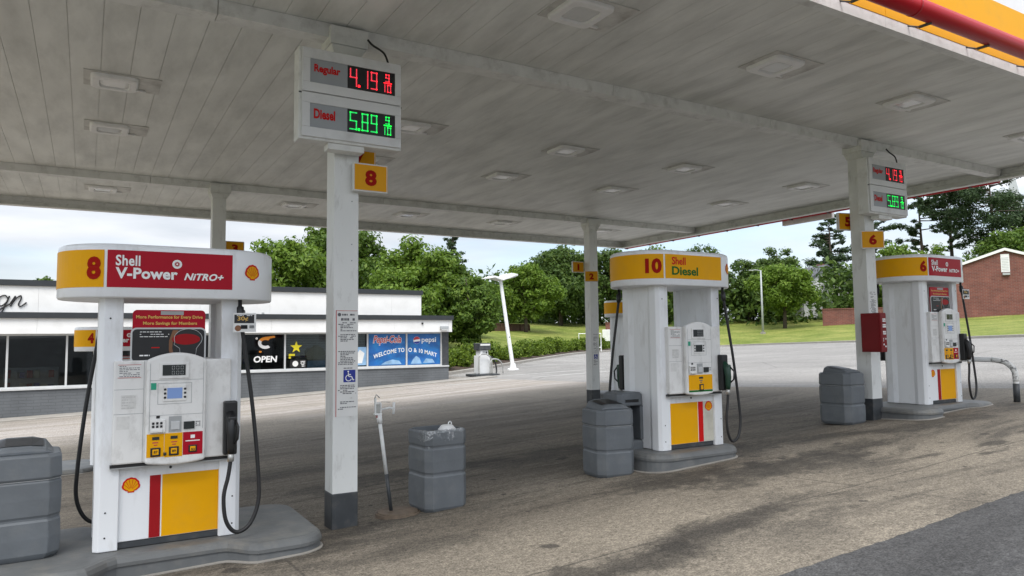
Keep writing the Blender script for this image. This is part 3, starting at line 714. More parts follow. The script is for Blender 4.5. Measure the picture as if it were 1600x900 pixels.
def emblem(cx, cz, r, fn):
    # scallop shell: red outline, yellow ribs
    mb = MB()
    def outline(k, dz=0):
        p = []
        n = 7; a0, a1 = radians(-14), radians(194)
        for i in range(n):
            for j in range(5):
                a = a0+(a1-a0)*(i+j/4)/n; rr = k*(1+.05*sin(pi*j/4))
                p.append((cx+rr*cos(a), cz+rr*sin(a)*1.08))
        p += [(cx-.62*k, cz-.55*k), (cx-.40*k, cz-.60*k), (cx-.36*k, cz-.80*k), (cx+.36*k, cz-.80*k), (cx+.40*k, cz-.60*k), (cx+.62*k, cz-.55*k)]
        return p
    def poly(p, mi, lay):
        c = (sum(q[0] for q in p)/len(p), sum(q[1] for q in p)/len(p)); b = len(mb.v)
        mb.v += [fn(x, z, lay) for x, z in p]+[fn(c[0], c[1], lay)]
        for i in range(len(p)): mb.f.append([b+i, b+(i+1) % len(p), b+len(p)]); mb.m.append(mi)
    poly(outline(r), 0, 0)
    poly(outline(r*.80), 1, .0015)
    a0, a1 = radians(-10), radians(190); base = (cx, cz-.52*r)
    for i in range(1, 7):
        a = a0+(a1-a0)*i/7; e = (cx+.80*r*cos(a), cz+.80*r*sin(a)); d = Vector((e[0]-base[0], e[1]-base[1])); n = Vector((-d.y, d.x)).normalized()*r*.032
        st = (base[0]+d.x*.22, base[1]+d.y*.22)
        poly([(st[0]-n.x*.6, st[1]-n.y*.6), (e[0]-n.x, e[1]-n.y), (e[0]+n.x, e[1]+n.y), (st[0]+n.x*.6, st[1]+n.y*.6)], 0, .003)
    return mb
def fuel_pump(num, x, y, z, label, kind='power', detail=True, hose_left=True):
    t = thing('fuel_pump', label, 'fuel pump', (x, y, z), 0, 'fuel pumps on the forecourt')
    FY = -.32
    # side panels: folded sheet posts, full height
    half = [(.345, -.32), (.47, -.32), (.505, -.285), (.505, -.19), (.475, -.125), (.475, .125), (.505, .19), (.505, .285), (.47, .32), (.345, .32), (.345, .27), (.385, .24), (.385, -.24), (.345, -.27)]
    for sgn in (-1, 1):
        b = MB(); p = [(sgn*a, c) for a, c in half]; p = p if sgn > 0 else p[::-1]
        b.add(prism_z(p, 0, 1.86)); b.build('side_panel', M['pumpwhite'], t, bevel=.006)
    # header
    z0, z1 = 1.85, 2.25
    b = MB(); b.add(loft([hring(z0, -.05), hring(z0, -.008), hring(z0+.012, 0), hring(z1-.035, 0), hring(z1-.012, -.008), hring(z1, -.03)]))
    h = b.build('header', M['pumpwhite'], t, smooth=False)
    for p in h.data.polygons:
        if len(p.vertices) == 4: p.use_smooth = True
    h.data.update()
    pz0, pz1 = z0+.075, z1-.05
    per = 4*HL+2*HR*pi; shift = per/2
    for back in (0, 1):
        if back and not detail: continue
        q = shift if back else 0
        b = MB(); b.add(hstrip(q-(HL+HR*(1.0 if back else 2.3)), q-.485, pz0, pz1, .003))
        b.build('yellow_panel', M['yellow'], h)
        b = MB(); b.add(hstrip(q-.465, q+.40, pz0, pz1, .003)); b.build('grade_panel', M['yellow' if kind == 'diesel' else 'red'], h)
        b = MB()
        tw = .10 if len(num) == 1 else .185; tcx = -.555 if len(num) == 1 else -.60
        b.add(text_in(num, tcx-tw/2, tcx+tw/2, pz0+.055, pz1-.05, bold=.05), 0, lambda p: hmap(p[0]+q, p[2], .006)); b.build('numeral', M['darkred'], h)
        fn = lambda p: hmap(p[0]+q, p[2], .006)
        if kind == 'diesel':
            b = MB(); b.add(text_in('Shell', -.38, -.17, pz0+.158, pz0+.245, bold=.02), 0, fn); b.build('lettering', M['signred'], h)
            b = MB(); b.add(text_in('Diesel', -.38, .02, pz0+.04, pz0+.138, bold=.025), 0, fn); b.build('lettering', M['green'], h)
        else:
            b = MB(); b.add(text_in('Shell', -.41, -.25, pz0+.160, pz0+.24, bold=.024, space=1.06), 0, fn)
            b.add(text_in('V-Power', -.41, .005, pz0+.065, pz0+.148, bold=.034, space=1.04), 0, fn)
            b.add(text_in('NiTRO+', .05, .335, pz0+.065, pz0+.12, bold=.035, shear=.3, space=1.05), 0, fn)
            # round gear-like badge
            cx, cz, r = .0, pz0+.185, .034
            b.add(ngon(circle(cx, cz, r, 28)), 0, fn); b.build('lettering', M['txtwhite'], h)
            b = MB(); pts = []
            for i in range(20):
                rr = r*.62 if i % 2 else r*.4; a = 2*pi*i/20; pts.append((cx+rr*cos(a), cz+rr*sin(a)))
            b.add(ngon(pts), 0, lambda p: hmap(p[0]+q, p[2], .008))
            b.add(ngon(circle(cx, cz, r*.2, 10)), 1, lambda p: hmap(p[0]+q, p[2], .0095)); b.build('badge', [M['red'], M['txtwhite']], h)
        e = emblem(.57, (pz0+pz1)/2, .066, lambda u, w, l: hmap(u+q, w, .004+l)); e.build('emblem', [M['signred'], M['yellow']], h)
    # lower body with door graphics
    b = MB(); b.box(-.385, .385, -.262, .262, 0, .60); b.build('lower_body', M['pumpwhite'], t, bevel=.004)
    b = MB(); b.box(-.384, .384, -.29, -.263, .05, .595); d = b.build('lower_door', M['pumpwhite'], t, bevel=.005)
    b = MB(); b.box(-.384, .384, -.286, -.263, .004, .046); b.build('plinth_strip', M['charcoal'], t)
    yx0, yx1, rx0, rx1, ex = (-.36, .10, .11, .185, .275) if kind == 'diesel' else (-.055, .375, -.14, -.065, -.265)
    b = MB(); b.box(yx0, yx1, -.2925, -.2905, .055, .515); b.build('yellow_panel', M['yellow'], d)
    b = MB(); b.box(rx0, rx1, -.293, -.2905, .055, .515); b.build('red_stripe', M['redpaint'] if kind != 'diesel' else M['signred'], d)
    if kind == 'diesel':
        b = MB(); b.box(.19, .375, -.2925, -.2905, .055, .515); b.build('cream_panel', M['creampaint'], d)
    e = emblem(ex, .45, .058, lambda u, w, l: (u, -.2935-l, w)); e.build('emblem', [M['signred'], M['yellow']], d)
    b = MB(); b.add(tube([(0, -.29, .565), (0, -.297, .565)], .010, 12)); b.build('lock', M['black'], d)
    if detail:
        b = MB(); b.box(-.384, .384, .263, .29, .05, .595); b.build('lower_door', M['pumpwhite'], t, bevel=.005)
    # dispenser cabinet
    CF = -.375
    b = MB(); b.box(-.40, .415, CF, .375 if detail else .2, .625, 1.385); cb = b.build('cabinet', M['cabwhite'], t, bevel=.012)
    b = MB(); b.box(-.41, .425, CF+.01, .36 if detail else .2, .603, .622); b.build('cabinet_shadow_gap', M['black'], cb)
    b = MB()
    for zz in (1.17, .99): b.box(-.395, -.20, CF-.0015, CF-.0005, zz, zz+.003)
    b.box(-.203, -.2, CF-.0015, CF-.0005, .63, 1.38); b.build('panel_seam', M['greyband'], cb)
    rg = random.Random(7)
    b = MB(); b.box(-.375, -.222, CF-.002, CF-.0005, 1.255, 1.355); s = b.build('certificate', M['paper'], cb)
    b = MB(); b.add(bars(-.365, -.232, 1.345, 7, .0125, .005, rg), 0, flat(CF-.0035)); b.build('certificate_print', M['ink'], cb)
    b = MB()
    for zz in (1.352, 1.257): b.box(-.375, -.222, CF-.004, CF-.0022, zz, zz+.003)
    b.build('certificate_rule', M['inkred'], cb)
    b = MB(); b.box(-.35, -.25, CF-.0016, CF-.0005, 1.03, 1.13); b.box(-.375, -.29, CF-.0016, CF-.0005, .88, .975); b.build('sticker_residue', M['residue'], cb)
    b = MB(); b.add(bars(-.345, -.255, 1.12, 5, .02, .009, rg), 0, flat(CF-.0028)); b.build('residue_marks', M['residuemark'], cb)
    for bx, bz_ in ((-.43, .28), (.445, .30), (-.43, 1.70), (.445, 1.72), (.445, .09), (-.43, .10)):
        b = MB(); b.add(tube([(bx, FY-.003, bz_), (bx, FY+.004, bz_)], .0065, 8)); b.build('bolt', M['black'], t)
    b = MB(); b.box(-.41, .425, CF+.012, CF+.05, .594, .603); b.build('drip_edge', M['greyband'], cb)
    # bezel with arched top and bowed bottom
    BX0, BX1 = -.188, .226; bc = (BX0+BX1)/2; bw = (BX1-BX0)/2; pts = []
    for i in range(13):
        a = -1+2*i/12; pts.append((bc+a*bw, .60+.022*a*a if True else 0))
    for i in range(13):
        a = 1-2*i/12; pts.append((bc+a*bw, 1.385+.055*(1-a*a)))
    b = MB(); b.add(prism_y(pts, CF+.002, CF-.058)); bz = b.build('bezel', M['cabwhite'], cb, bevel=.018, seg=3)
    BF = CF-.058
    def bb(name, mk, *boxes, bev=0):
        if name in ('grade_button', 'button_face', 'grade_display', 'grade_panel') and len(boxes) > 1:
            for q in boxes: bb(name, mk, q, bev=bev)
            return
        b = MB()
        for q in boxes: b.box(q[0], q[1], BF-q[4], BF-.0006, q[2], q[3])
        return b.build(name, M[mk], cb, bevel=bev)
    bb('bezel_seam', 'greyband', (-.165, .205, 1.232, 1.235, .0015), (-.165, .205, .972, .975, .0015), (-.165, -.162, .86, 1.36, .0015), (.202, .205, .86, 1.36, .0015))
    bb('display_surround', 'cabwhite', (-.105, .10, 1.245, 1.365, .010), bev=.004)
    bb('price_readout', 'screen', (-.083, .075, 1.268, 1.348, .0125))
    b = MB(); 
    for k, ch in enumerate('000'): b.add(digit('0', -.02+k*.03, 1.312, .02, .028, .004), 0, flat(BF-.014)); b.add(digit('0', -.02+k*.03, 1.274, .02, .028, .004), 0, flat(BF-.014))
    b.build('readout_digits', M['greyband'], cb)
    bb('frame_line', 'greyband', (-.112, .122, 1.055, 1.058, .0015), (-.112, .122, 1.208, 1.211, .0015), (-.112, -.109, 1.055, 1.211, .0015), (.119, .122, 1.055, 1.211, .0015))
    bb('screen_surround', 'cabwhite', (-.075, .085, 1.075, 1.195, .008), bev=.004)
    bb('lcd_screen', 'bluescreen' if kind != 'diesel' else 'screen', (-.048, .056, 1.095, 1.175, .0095))
    bb('soft_keys', 'black', *[(sx, sx+.017, zz, zz+.016, .012) for sx in (-.071, .066) for zz in (1.096, 1.127, 1.157)], bev=.003)
    bb('green_sticker', 'stickergreen', (-.158, -.122, 1.165, 1.215, .002))
    bb('card_reader', 'cabwhite', (-.158, -.055, .845, .945, .018), (-.15, -.075, .85, .872, .032), bev=.005)
    bb('reader_keys', 'black', *[(-.146+.027*i, -.130+.027*i, .885+.024*j, .902+.024*j, .0205) for i in range(3) for j in range(2)])
    bb('round_sensor', 'black', (-.118, -.094, .952, .972, .006), bev=.006)
    bb('receipt_slot', 'greyband', (-.032, .055, .845, .962, .004)); bb('receipt_chute', 'alum', (-.018, .043, .862, .925, .012), bev=.004)
    bb('small_screen', 'screen', (.07, .145, .862, .918, .010)); bb('instruction_label', 'paper', (.15, .196, .875, .925, .002))
    bb('label_print', 'ink', *[(.154+.012*(i % 3), .162+.012*(i % 3), .88+.014*(i//3), .889+.014*(i//3), .003) for i in range(9) if i != 4])
    if kind == 'diesel':
        bb('grade_panel', 'yellow', (-.165, .205, .665, .835, .002)); bb('green_band', 'green', (-.165, .205, .642, .662, .002))
        bb('grade_button', 'black', (-.005, .06, .655, .73, .012), bev=.008); bb('button_face', 'yellow', (.008, .047, .668, .717, .0145), bev=.004)
        bb('grade_display', 'screen', (-.005, .055, .79, .812, .006))
        bb('lettering_marks', 'ink', (.0, .05, .765, .775, .003), (.01, .04, .745, .755, .003))
    else:
        bb('grade_panel', 'yellow', (-.178, -.062, .668, .838, .002), (-.059, .064, .662, .838, .002)); bb('red_panel', 'red', (.067, .205, .668, .838, .002))
        xs = (-.118, .006, .136)
        bb('grade_button', 'black', *[(c-.034, c+.034, .672, .738, .010) for c in xs[:2]], (xs[2]-.03, xs[2]+.03, .685, .74, .010), bev=.008)
        bb('button_face', 'yellow', *[(c-.022, c+.022, .684, .727, .0125) for c in xs[:2]], (xs[2]-.02, xs[2]+.02, .694, .731, .0125), bev=.005)
        b = MB()
        for c, s_ in zip(xs, ('87', '89', '93')): b.add(text_in(s_, c-.013, c+.013, .697, .716, bold=.02), 0, flat(BF-.0145))
        b.build('octane_numbers', M['black'], cb)
        bb('grade_display', 'screen', *[(c-.024, c+.024, .795, .817, .006) for c in xs[:2]])
        bb('grade_print', 'inkred', (-.14, -.10, .77, .778, .003), (-.13, -.106, .752, .76, .003), (-.014, .028, .768, .776, .003), (-.006, .02, .75, .758, .003))
        bb('grade_print', 'txtwhite', (.085, .185, .768, .775, .003), (.12, .15, .79, .815, .003)); bb('start_key', 'screen', (-.066, -.044, .675, .70, .014), bev=.006)
    # nozzles, boots and hoses on both faces
    def nozzle_side(sx, sy):
        fn = lambda p: (p[0]*sx, p[1]*sy, p[2])
        def nb(name, geo, mk, smooth=False, bev=0):
            b = MB(); b.add(geo, 0, fn)
            if sx*sy < 0: b.f = [f[::-1] for f in b.f]
            return b.build(name, M[mk], t, smooth=smooth, bevel=bev)
        nb('nozzle_boot', box(.355, .455, CF-.075, CF+.0, .64, 1.055), 'black', bev=.014)
        hand = 'nozzlegreen' if kind == 'diesel' else 'black'
        nb('nozzle', tube([(.40, CF-.06, .965), (.405, CF-.10, .90), (.405, CF-.115, .80), (.405, CF-.11, .70), (.405, CF-.105, .655)], [.03, .042, .036, .03, .026], 10), hand, True)
        nb('trigger_guard', tube([(.43, CF-.13, .91), (.445, CF-.17, .86), (.44, CF-.165, .77), (.42, CF-.13, .73)], .009, 8), 'black', True)
        nb('nozzle_cover', box(.375, .44, CF-.135, CF-.07, .85, .94), hand, bev=.012)
        nb('swivel', tube([(.405, CF-.105, .655), (.402, CF-.105, .595)], .024, 10), 'steel', True)
        nb('hose', tube(spline([(.402, CF-.105, .60), (.385, CF-.11, .48), (.355, CF-.115, .33), (.375, CF-.115, .15), (.45, CF-.105, .055), (.55, CF-.10, .10), (.615, CF-.085, .26), (.615, CF-.07, .50), (.57, CF-.05, 1.0), (.51, CF-.03, 1.45), (.475, CF-.02, 1.70)], 8), .0155, 10), 'rubber', True)
        nb('breakaway', tube([(.475, CF-.02, 1.69), (.474, CF-.018, 1.72), (.472, CF-.015, 1.79), (.47, CF-.01, 1.80), (.47, CF-.01, 1.87)], [.02, .03, .028, .016, .016], 10), 'black', True)
    nozzle_side(1, 1)
    if detail and hose_left: nozzle_side(-1, -1)
    # topper poster standing on the cabinet
    if kind == 'power':
        px0, px1, pz0_, pzm, pz1_ = -.285, .222, 1.385, 1.63, 1.765; PY = -.33
        b = MB(); b.add(prism_y(rrect(px0, px1, pz0_-.02, pz1_, .03), PY+.02, PY)); tp = b.build('topper_poster', M['red'], t)
        b = MB(); b.add(prism_y(rrect(px0-.012, px1+.006, pz0_-.02, pzm, .04), PY-.0005, PY-.008)); b.build('poster_frame', M['alum'], tp)
        b = MB(); b.add(prism_y(rrect(px0, px1-.006, pz0_-.01, pzm-.012, .03), PY-.0085, PY-.010)); b.build('poster_picture', M['posterdark'], tp)
        b = MB(); b.add(text_in('More Performance for Every Drive', px0+.022, px1-.02, 1.692, 1.724, bold=.025), 0, flat(PY-.002)); b.add(text_in('More Savings for Members', px0+.07, px1-.06, 1.645, 1.676, bold=.025), 0, flat(PY-.002)); b.build('lettering', M['gold'], tp)
        b = MB(); b.box(px0+.19, px0+.35, PY-.002, PY-.0008, 1.728, 1.757); b.build('poster_label', M['greyband'], tp)
        b = MB(); b.add(bars(px0+.05, px0+.25, 1.60, 3, .018, .005, rg), 0, flat(PY-.012)); b.add(bars(px0+.05, px0+.12, 1.425, 1, .02, .01, rg), 0, flat(PY-.012)); b.build('fine_print', M['txtwhite'], tp)
        b = MB(); b.box(px0+.13, px0+.185, PY-.012, PY-.0105, 1.475, 1.482); b.build('red_dash', M['signred'], tp)
        sh = [(.085+.10*cos(a), 1.54+.042*sin(a)) for a in [2*pi*i/28 for i in range(28)]]
        b = MB(); b.add(ngon(sh), 0, flat(PY-.0125)); b.build('red_car_shape', M['redpaint'], tp)
        ol = [(.10+.10*cos(a), 1.545+.075*sin(a)) for a in [radians(-20+220*i/18) for i in range(19)]]+[(.0, 1.50), (.04, 1.47), (.045, 1.42), (.155, 1.42), (.16, 1.47), (.195, 1.52)]
        b = MB(); b.add(tube([(x_, PY-.014, z_) for x_, z_ in ol], .0018, 6)); b.build('shell_outline', M['alum'], tp)
        b = MB(); b.add(ngon([(-.02, 1.39), (.01, 1.39), (-.012, 1.47), (-.008, 1.54), (.03, 1.61), (-.01, 1.61), (-.035, 1.53), (-.035, 1.46)]), 0, flat(PY-.0112)); b.build('glow_shape', M['amber'], tp)
    return t
M['stickergreen'] = mat('green_sticker', (.02, .33, .20), .5)
M['posterdark'] = mat('dark_poster_print', (.012, .012, .013), .5, .3, 6)
M['nozzlegreen'] = mat('dark_green_nozzle', (.008, .045, .025), .4)
M['creampaint'] = mat('cream_paint', (.58, .56, .47), .5, .06, 5, DIRT, .3, 6)
M['residue'] = mat('sticker_residue', (.66, .655, .63), .6, .08, 30)
M['residuemark'] = mat('residue_mark', (.56, .55, .53), .6)
M['amber'] = mat('amber_print', (.20, .085, .035), .3, .2, 6)
fuel_pump('8', .585, 6.43, .148, 'large front left fuel pump numbered 8 with red header', 'power')
fuel_pump('10', 6.03, 6.43, .398, 'diesel fuel pump numbered 10 with all-yellow header', 'diesel')
fuel_pump('6', 11.28, 6.43, .618, 'right-hand fuel pump numbered 6 beside the red extinguisher box', 'power')
fuel_pump('4', .62, 14.0, -.30, 'far fuel pump numbered 4 half hidden behind the large left pump', 'power', hose_left=False)
fuel_pump('2', 12.0, 14.2, .36, 'far fuel pump glimpsed through and behind the diesel pump', 'power', hose_left=False)

def hang_tag(x, y, z, label):
    t = thing('hang_tag', label, 'hang tag', (x, y, z), radians(-4), 'promotional tags hung on the hoses')
    b = MB(); b.box(-.085, .085, 0, .004, -.075, .075); b.build('card', M['paper'], t)
    b = MB(); b.box(-.078, .07, -.002, -.0006, -.005, .062); bl = b.build('black_panel', M['black'], t)
    b = MB(); b.add(text_in('30¢', -.055, .025, .008, .048, bold=.01), 0, flat(-.0035)); b.build('price_lettering', M['gold'], bl)
    b = MB(); b.add(bars(-.06, .055, .058, 1, .01, .005, random.Random(3)), 0, flat(-.0035)); b.build('small_print', M['txtwhite'], bl)
    b = MB(); b.add(ngon(circle(-.05, -.045, .024, 12)), 0, flat(-.0022)); b.add(box(-.03, .02, 0, .001, -.05, -.02), 1, flat(-.0024)); b.add(box(.035, .07, 0, .001, -.045, -.022), 2, flat(-.0024)); b.build('picture', [M['amber'], M['black'], M['greyband']], t)
    b = MB(); b.add(tube([(0, .01, .075), (0, .04, .10), (.01, .07, .085)], .003, 6)); b.build('tie', M['black'], t)
hang_tag(1.08, 5.97, 1.815, 'small black and white tag reading 30 cents on the hose of the left pump')
hang_tag(11.81, 6.0, 2.285, 'small square tag on the hose of the right pump')

# ------------------------------------------------------------------ bins, washer unit, posts
def oct_(h, c, z, dx=0): return [(-h+c, -h, z), (h-c, -h, z), (h, -h+c, z), (h, h-c, z), (h-c, h, z), (-h+c, h, z), (-h, h-c, z), (-h, -h+c, z)]
def bin_body(h, c, zs):
    b = MB()
    rings = [oct_(h*.90, c, 0)]
    for (za, zb) in zs:
        rings += [oct_(h*.955, c, za), oct_(h*.985, c, za+.018), oct_(h, c, (za+zb)/2), oct_(h*.99, c, zb-.016), oct_(h*.955, c, zb)]
    return b, rings
def bin_lidded(x, y, z, label, rz=0, s=1.0, h=.255):
    t = thing('litter_bin', label, 'bin', (x, y, z), rz, 'grey plastic forecourt bins')
    b, r = bin_body(h, .075, [(.025, .29), (.305, .575)]); b.add(loft(r)); b.build('body', M['bin'], t, bevel=.006)
    b = MB(); b.add(loft([oct_(h*.97, .075, .582), oct_(h*1.0, .075, .60), oct_(h*.985, .075, .745), oct_(h*.94, .085, .765)], True))
    # raised hood with a slot
    b.build('lid', M['bin'], t, bevel=.006)
    hp = [(-h*.80, .764), (h*.80, .764), (h*.62, .815), (h*.3, .832), (-h*.3, .832), (-h*.62, .815)]
    b = MB(); b.add(loft([[(px_, -.19, .764+(pz_-.764)*.45) for px_, pz_ in hp], [(px_, -.15, .764+(pz_-.764)*.75) for px_, pz_ in hp], [(px_, .17, .764+(pz_-.764)*1.45) for px_, pz_ in hp]][::-1])); b.build('hood', M['bin'], t, bevel=.008)
    so_ = [(-h*.56, .8225), (-h*.3, .8340), (h*.3, .8340), (h*.56, .8225)]
    v = [(px_, q, .764+(pz_-.764)*k+.003) for q, k in ((-.11, .837), (.11, 1.319)) for px_, pz_ in so_]; b = MB(); b.add((v, [(0, 1, 5, 4), (1, 2, 6, 5), (2, 3, 7, 6)])); b.build('slot', M['black'], t)
    b = MB(); b.add(loft([oct_(h*.972, .075, .5765), oct_(h*.972, .075, .5815)], True)); b.build('seam_band', M['greyband'], t)
    t.scale = (1, 1, .955)
    return t
bin_lidded(-.40, 6.42, .145, 'grey octagonal bin with slotted lid on the long island at far left', radians(3), h=.27)
bin_lidded(5.03, 6.42, gh(5.03, 6.42)-.01, 'grey octagonal bin left of the diesel pump, in front of the washer unit', radians(-8), h=.235)
bin_lidded(9.50, 6.62, gh(9.50, 6.62), 'grey lidded bin standing just left of the column with the red box', radians(4), h=.25)
def bin_open():
    t = thing('litter_bin', 'open grey bin without a lid, white cup on top, right of the leaning post', 'bin', (2.985, 6.5, gh(2.985, 6.5)-.01), radians(4), 'grey plastic forecourt bins')
    h = .228; b, r = bin_body(h, .06, [(.025, .345), (.36, .60), (.612, .76)])
    r += [oct_(h*.93, .07, .765), oct_(h*.90, .065, .762), oct_(h*.86, .06, .45)]
    b.add(loft(r)); b.build('body', M['bin'], t, bevel=.004)
    b = MB(); b.add(loft([oct_(h*.855, .06, .50), oct_(h*.855, .06, .60)], True), 0); b.build('rubbish', M['black'], t)
    rg = random.Random(2); b = MB(); n = 28; rows = []
    for k, (s, z) in enumerate(((.87, .60), (.90, .745), (.945, .772), (1.0, .768), (1.012, .735))):
        rr = []
        for i in range(n):
            a = -pi*.92+pi*.62*i/(n-1); q = max(abs(cos(a)), abs(sin(a))); w = h*s/q*.985; rr.append((w*cos(a)+rg.uniform(-.004, .004), w*sin(a)+rg.uniform(-.004, .004), z+rg.uniform(-.008, .008)-(.03*rg.random()+.05*abs(sin(3*a)) if k == 4 else 0)))
        rows.append(rr)
    v = [p for r_ in rows for p in r_]; f = [(k*n+i, k*n+i+1, k*n+n+i+1, k*n+n+i) for k in range(4) for i in range(n-1)]
    b.add((v, f)); b.build('bin_liner', M['film'], t, smooth=True)
    u = thing('drink_cup', 'white drink cup lid lying on the rubbish in the open bin', 'cup', (3.06, 6.43, t.location.z+.735), radians(20))
    b = MB(); b.add(loft([[(cx, cy, z) for cx, cy in circle(0, 0, r_, 24)] for r_, z in ((.02, .0), (.075, .004), (.088, .012), (.09, .022), (.075, .035), (.06, .055), (.045, .062), (.0001, .063))])); b.build('lid', M['txtwhite'], u, smooth=True)
    b = MB(); b.add(tube([(.04+.022*cos(a), .0, .065+.024*sin(a)) for a in [radians(q) for q in range(-30, 211, 20)]], .006, 6)); b.build('handle_ring', M['txtwhite'], u, smooth=True)
    b = MB(); b.box(-.09, .03, -.05, .03, -.012, 0); b.build('red_print', M['signred'], u)
M['film'] = bpy.data.materials.new('clear_plastic_film'); M['film'].use_nodes = True
def film():
    t = M['film'].node_tree; L = t.links.new; b = t.nodes['Principled BSDF']; b.inputs['Base Color'].default_value = (.6, .62, .63, 1); b.inputs['Roughness'].default_value = .25
    tr = N(t, 'ShaderNodeBsdfTransparent'); mx = N(t, 'ShaderNodeMixShader'); no = N(t, 'ShaderNodeTexNoise'); no.inputs['Scale'].default_value = 14
    mr = N(t, 'ShaderNodeMapRange'); mr.inputs[1].default_value = .4; mr.inputs[2].default_value = .65; mr.inputs[3].default_value = .1; mr.inputs[4].default_value = .55; L(no.outputs[0], mr.inputs[0]); L(mr.outputs[0], mx.inputs[0])
    L(tr.outputs[0], mx.inputs[1]); L(b.outputs[0], mx.inputs[2]); L(mx.outputs[0], t.nodes['Material Output'].inputs[0])
film()
bin_open()
def washer(x, y, z, label, rz=0):
    t = thing('windscreen_washer_unit', label, 'washer unit', (x, y, z), rz)
    b = MB(); b.add(loft([oct_(.17, .04, 0), oct_(.18, .04, .03), oct_(.18, .04, .30), oct_(.165, .04, .33)])); b.build('bucket', M['bin'], t, bevel=.006)
    b = MB()
    b.box(-.165, -.125, -.165, .165, .332, .72); b.box(.125, .165, -.165, .165, .332, .72); b.box(-.124, .124, .10, .165, .332, .72)
    b.build('tower', M['bin'], t, bevel=.006)
    b = MB(); b.add(loft([oct_(.175, .04, .722), oct_(.18, .04, .74), oct_(.175, .04, .85), oct_(.15, .04, .872)])); b.build('towel_box', M['bin'], t, bevel=.006)
    b = MB(); b.box(-.09, .09, -.186, -.181, .765, .795); b.build('towel_slot', M['black'], t)
    b = MB(); b.add(tube([(.03, -.06, .34), (.05, -.08, .62)], .010, 8)); b.build('squeegee', M['black'], t, smooth=True)
    return t
washer(5.40, 6.60, gh(5.40, 6.60)-.01, 'grey windscreen washer unit tucked between a bin and the diesel pump', radians(-4))
def leaning_post():
    x, y = 2.53, 6.54; z = gh(x, y)
    t = thing('leaning_post', 'leaning white pipe post with grey foot and broken bracket on top', 'post', (x, y, z))
    top = Vector((-.12, 0, .89)); base = Vector((0, 0, .0)); mid = base.lerp(top, .43)
    b = MB(); b.add(tube([base, mid], .0175, 14)); b.build('grey_foot', M['charcoal'], t, smooth=True)
    b = MB(); b.add(tube([mid, top], .018, 14)); b.build('pipe', M['pipewhite'], t, smooth=True)
    b = MB(); b.add(tube([top-Vector((-.004, 0, .03)), top+Vector((-.006, 0, .05))], .026, 14)); b.build('collar', M['pipewhite'], t, smooth=True)
    b = MB(); b.box(-.175, -.10, -.018, .018, .94, .955); b.box(-.17, -.155, -.015, .015, .955, 1.10); b.box(-.118, -.104, -.015, .015, .955, 1.05); b.box(-.172, -.106, -.012, .012, 1.045, 1.058); b.build('broken_bracket', M['pipewhite'], t, bevel=.004)
    b = MB(); b.box(-.153, -.12, -.012, .012, .958, 1.04); b.build('clamp', M['steel'], t, bevel=.003)
    b = MB(); b.box(-.15, -.115, -.014, .014, .915, .938); b.build('red_tape', M['redpaint'], t)
    b = MB(); b.add(tube([(-.10, 0, .99), (-.02, .0, 1.0), (.02, 0, .99)], .010, 8)); b.add(tube([(.02, 0, .94), (.024, 0, 1.05)], .013, 8)); b.build('side_arm', M['pipewhite'], t, smooth=True)
    b = MB(); b.add(tube([(-.17, 0, 1.09), (-.15, .01, 1.13), (-.12, .0, 1.10)], .006, 6)); b.add(tube([(-.10, .01, 1.06), (-.0, .03, 1.05)], .003, 6)); b.build('loose_wire', M['steel'], t, smooth=True)
    m = thing('manhole_cover', 'rusty round access cover at the foot of the leaning post', 'manhole cover', (x+.05, y-.03, gh(x+.05, y-.03)+.022))
    b = MB(); b.add(loft([[(p, q, zz) for p, q in circle(0, 0, r_, 32)] for r_, zz in ((.195, -.02), (.19, .010), (.165, .013))])); b.build('lid', M['rust'], m)
    b = MB(); b.add(loft([[(p, q, zz) for p, q in circle(0, 0, r_, 32)] for r_, zz in ((.215, -.05), (.212, .0), (.197, .004))], False)); b.build('ring', M['rust'], m)
leaning_post()
def guard_rail():
    x, y = 12.5, 5.74; z = gh(x, y); t = thing('guard_rail', 'bent white pipe guard rail with scuffed black tape at the right island end', 'guard rail', (x, y, z))
    pts = spline([(0, -.05, 0), (0, -.05, .36), (0, -.03, .50), (0, .06, .60), (0, .20, .645), (0, .45, .655), (0, .95, .655)], 8)+[Vector((0, 1.08, .62)), Vector((0, 1.13, .5)), Vector((0, 1.13, .0))]
    b = MB(); b.add(tube(pts, .041, 16)); b.build('pipe', M['pipewhite'], t, smooth=True)
    b = MB(); b.add(tube([p for p in pts if p.y < .28 and p.z > .28], .0425, 16)); b.build('scuffed_wrap', M['guard'], t, smooth=True)
    b = MB(); b.add(tube([(0, -.05, 0), (0, -.05, .29)], .046, 16)); b.build('dark_foot', M['charcoal'], t, smooth=True)
guard_rail()

# ------------------------------------------------------------------ shop
M['shopglass'] = bpy.data.materials.new('shop_window_glass'); M['shopglass'].use_nodes = True
def sg():
    t = M['shopglass'].node_tree; L = t.links.new; t.nodes.remove(t.nodes['Principled BSDF'])
    tr = N(t, 'ShaderNodeBsdfTransparent'); tr.inputs[0].default_value = (.62, .65, .65, 1); gl = N(t, 'ShaderNodeBsdfGlossy'); gl.inputs['Roughness'].default_value = .03; gl.inputs[0].default_value = (.9, .95, 1, 1)
    fr = N(t, 'ShaderNodeFresnel'); fr.inputs[0].default_value = 1.5; mx = N(t, 'ShaderNodeMixShader'); L(fr.outputs[0], mx.inputs[0]); L(tr.outputs[0], mx.inputs[1]); L(gl.outputs[0], mx.inputs[2]); L(mx.outputs[0], t.nodes['Material Output'].inputs[0])
sg()
M['posterblue'] = mat('blue_window_print', (.012, .11, .36), .35, .35, 1.6, (.02, .25, .55), .6, 2.2, .45, .7, (1, 1, 1.6))
M['scriptred'] = mat('script_red', (.50, .03, .05), .45)
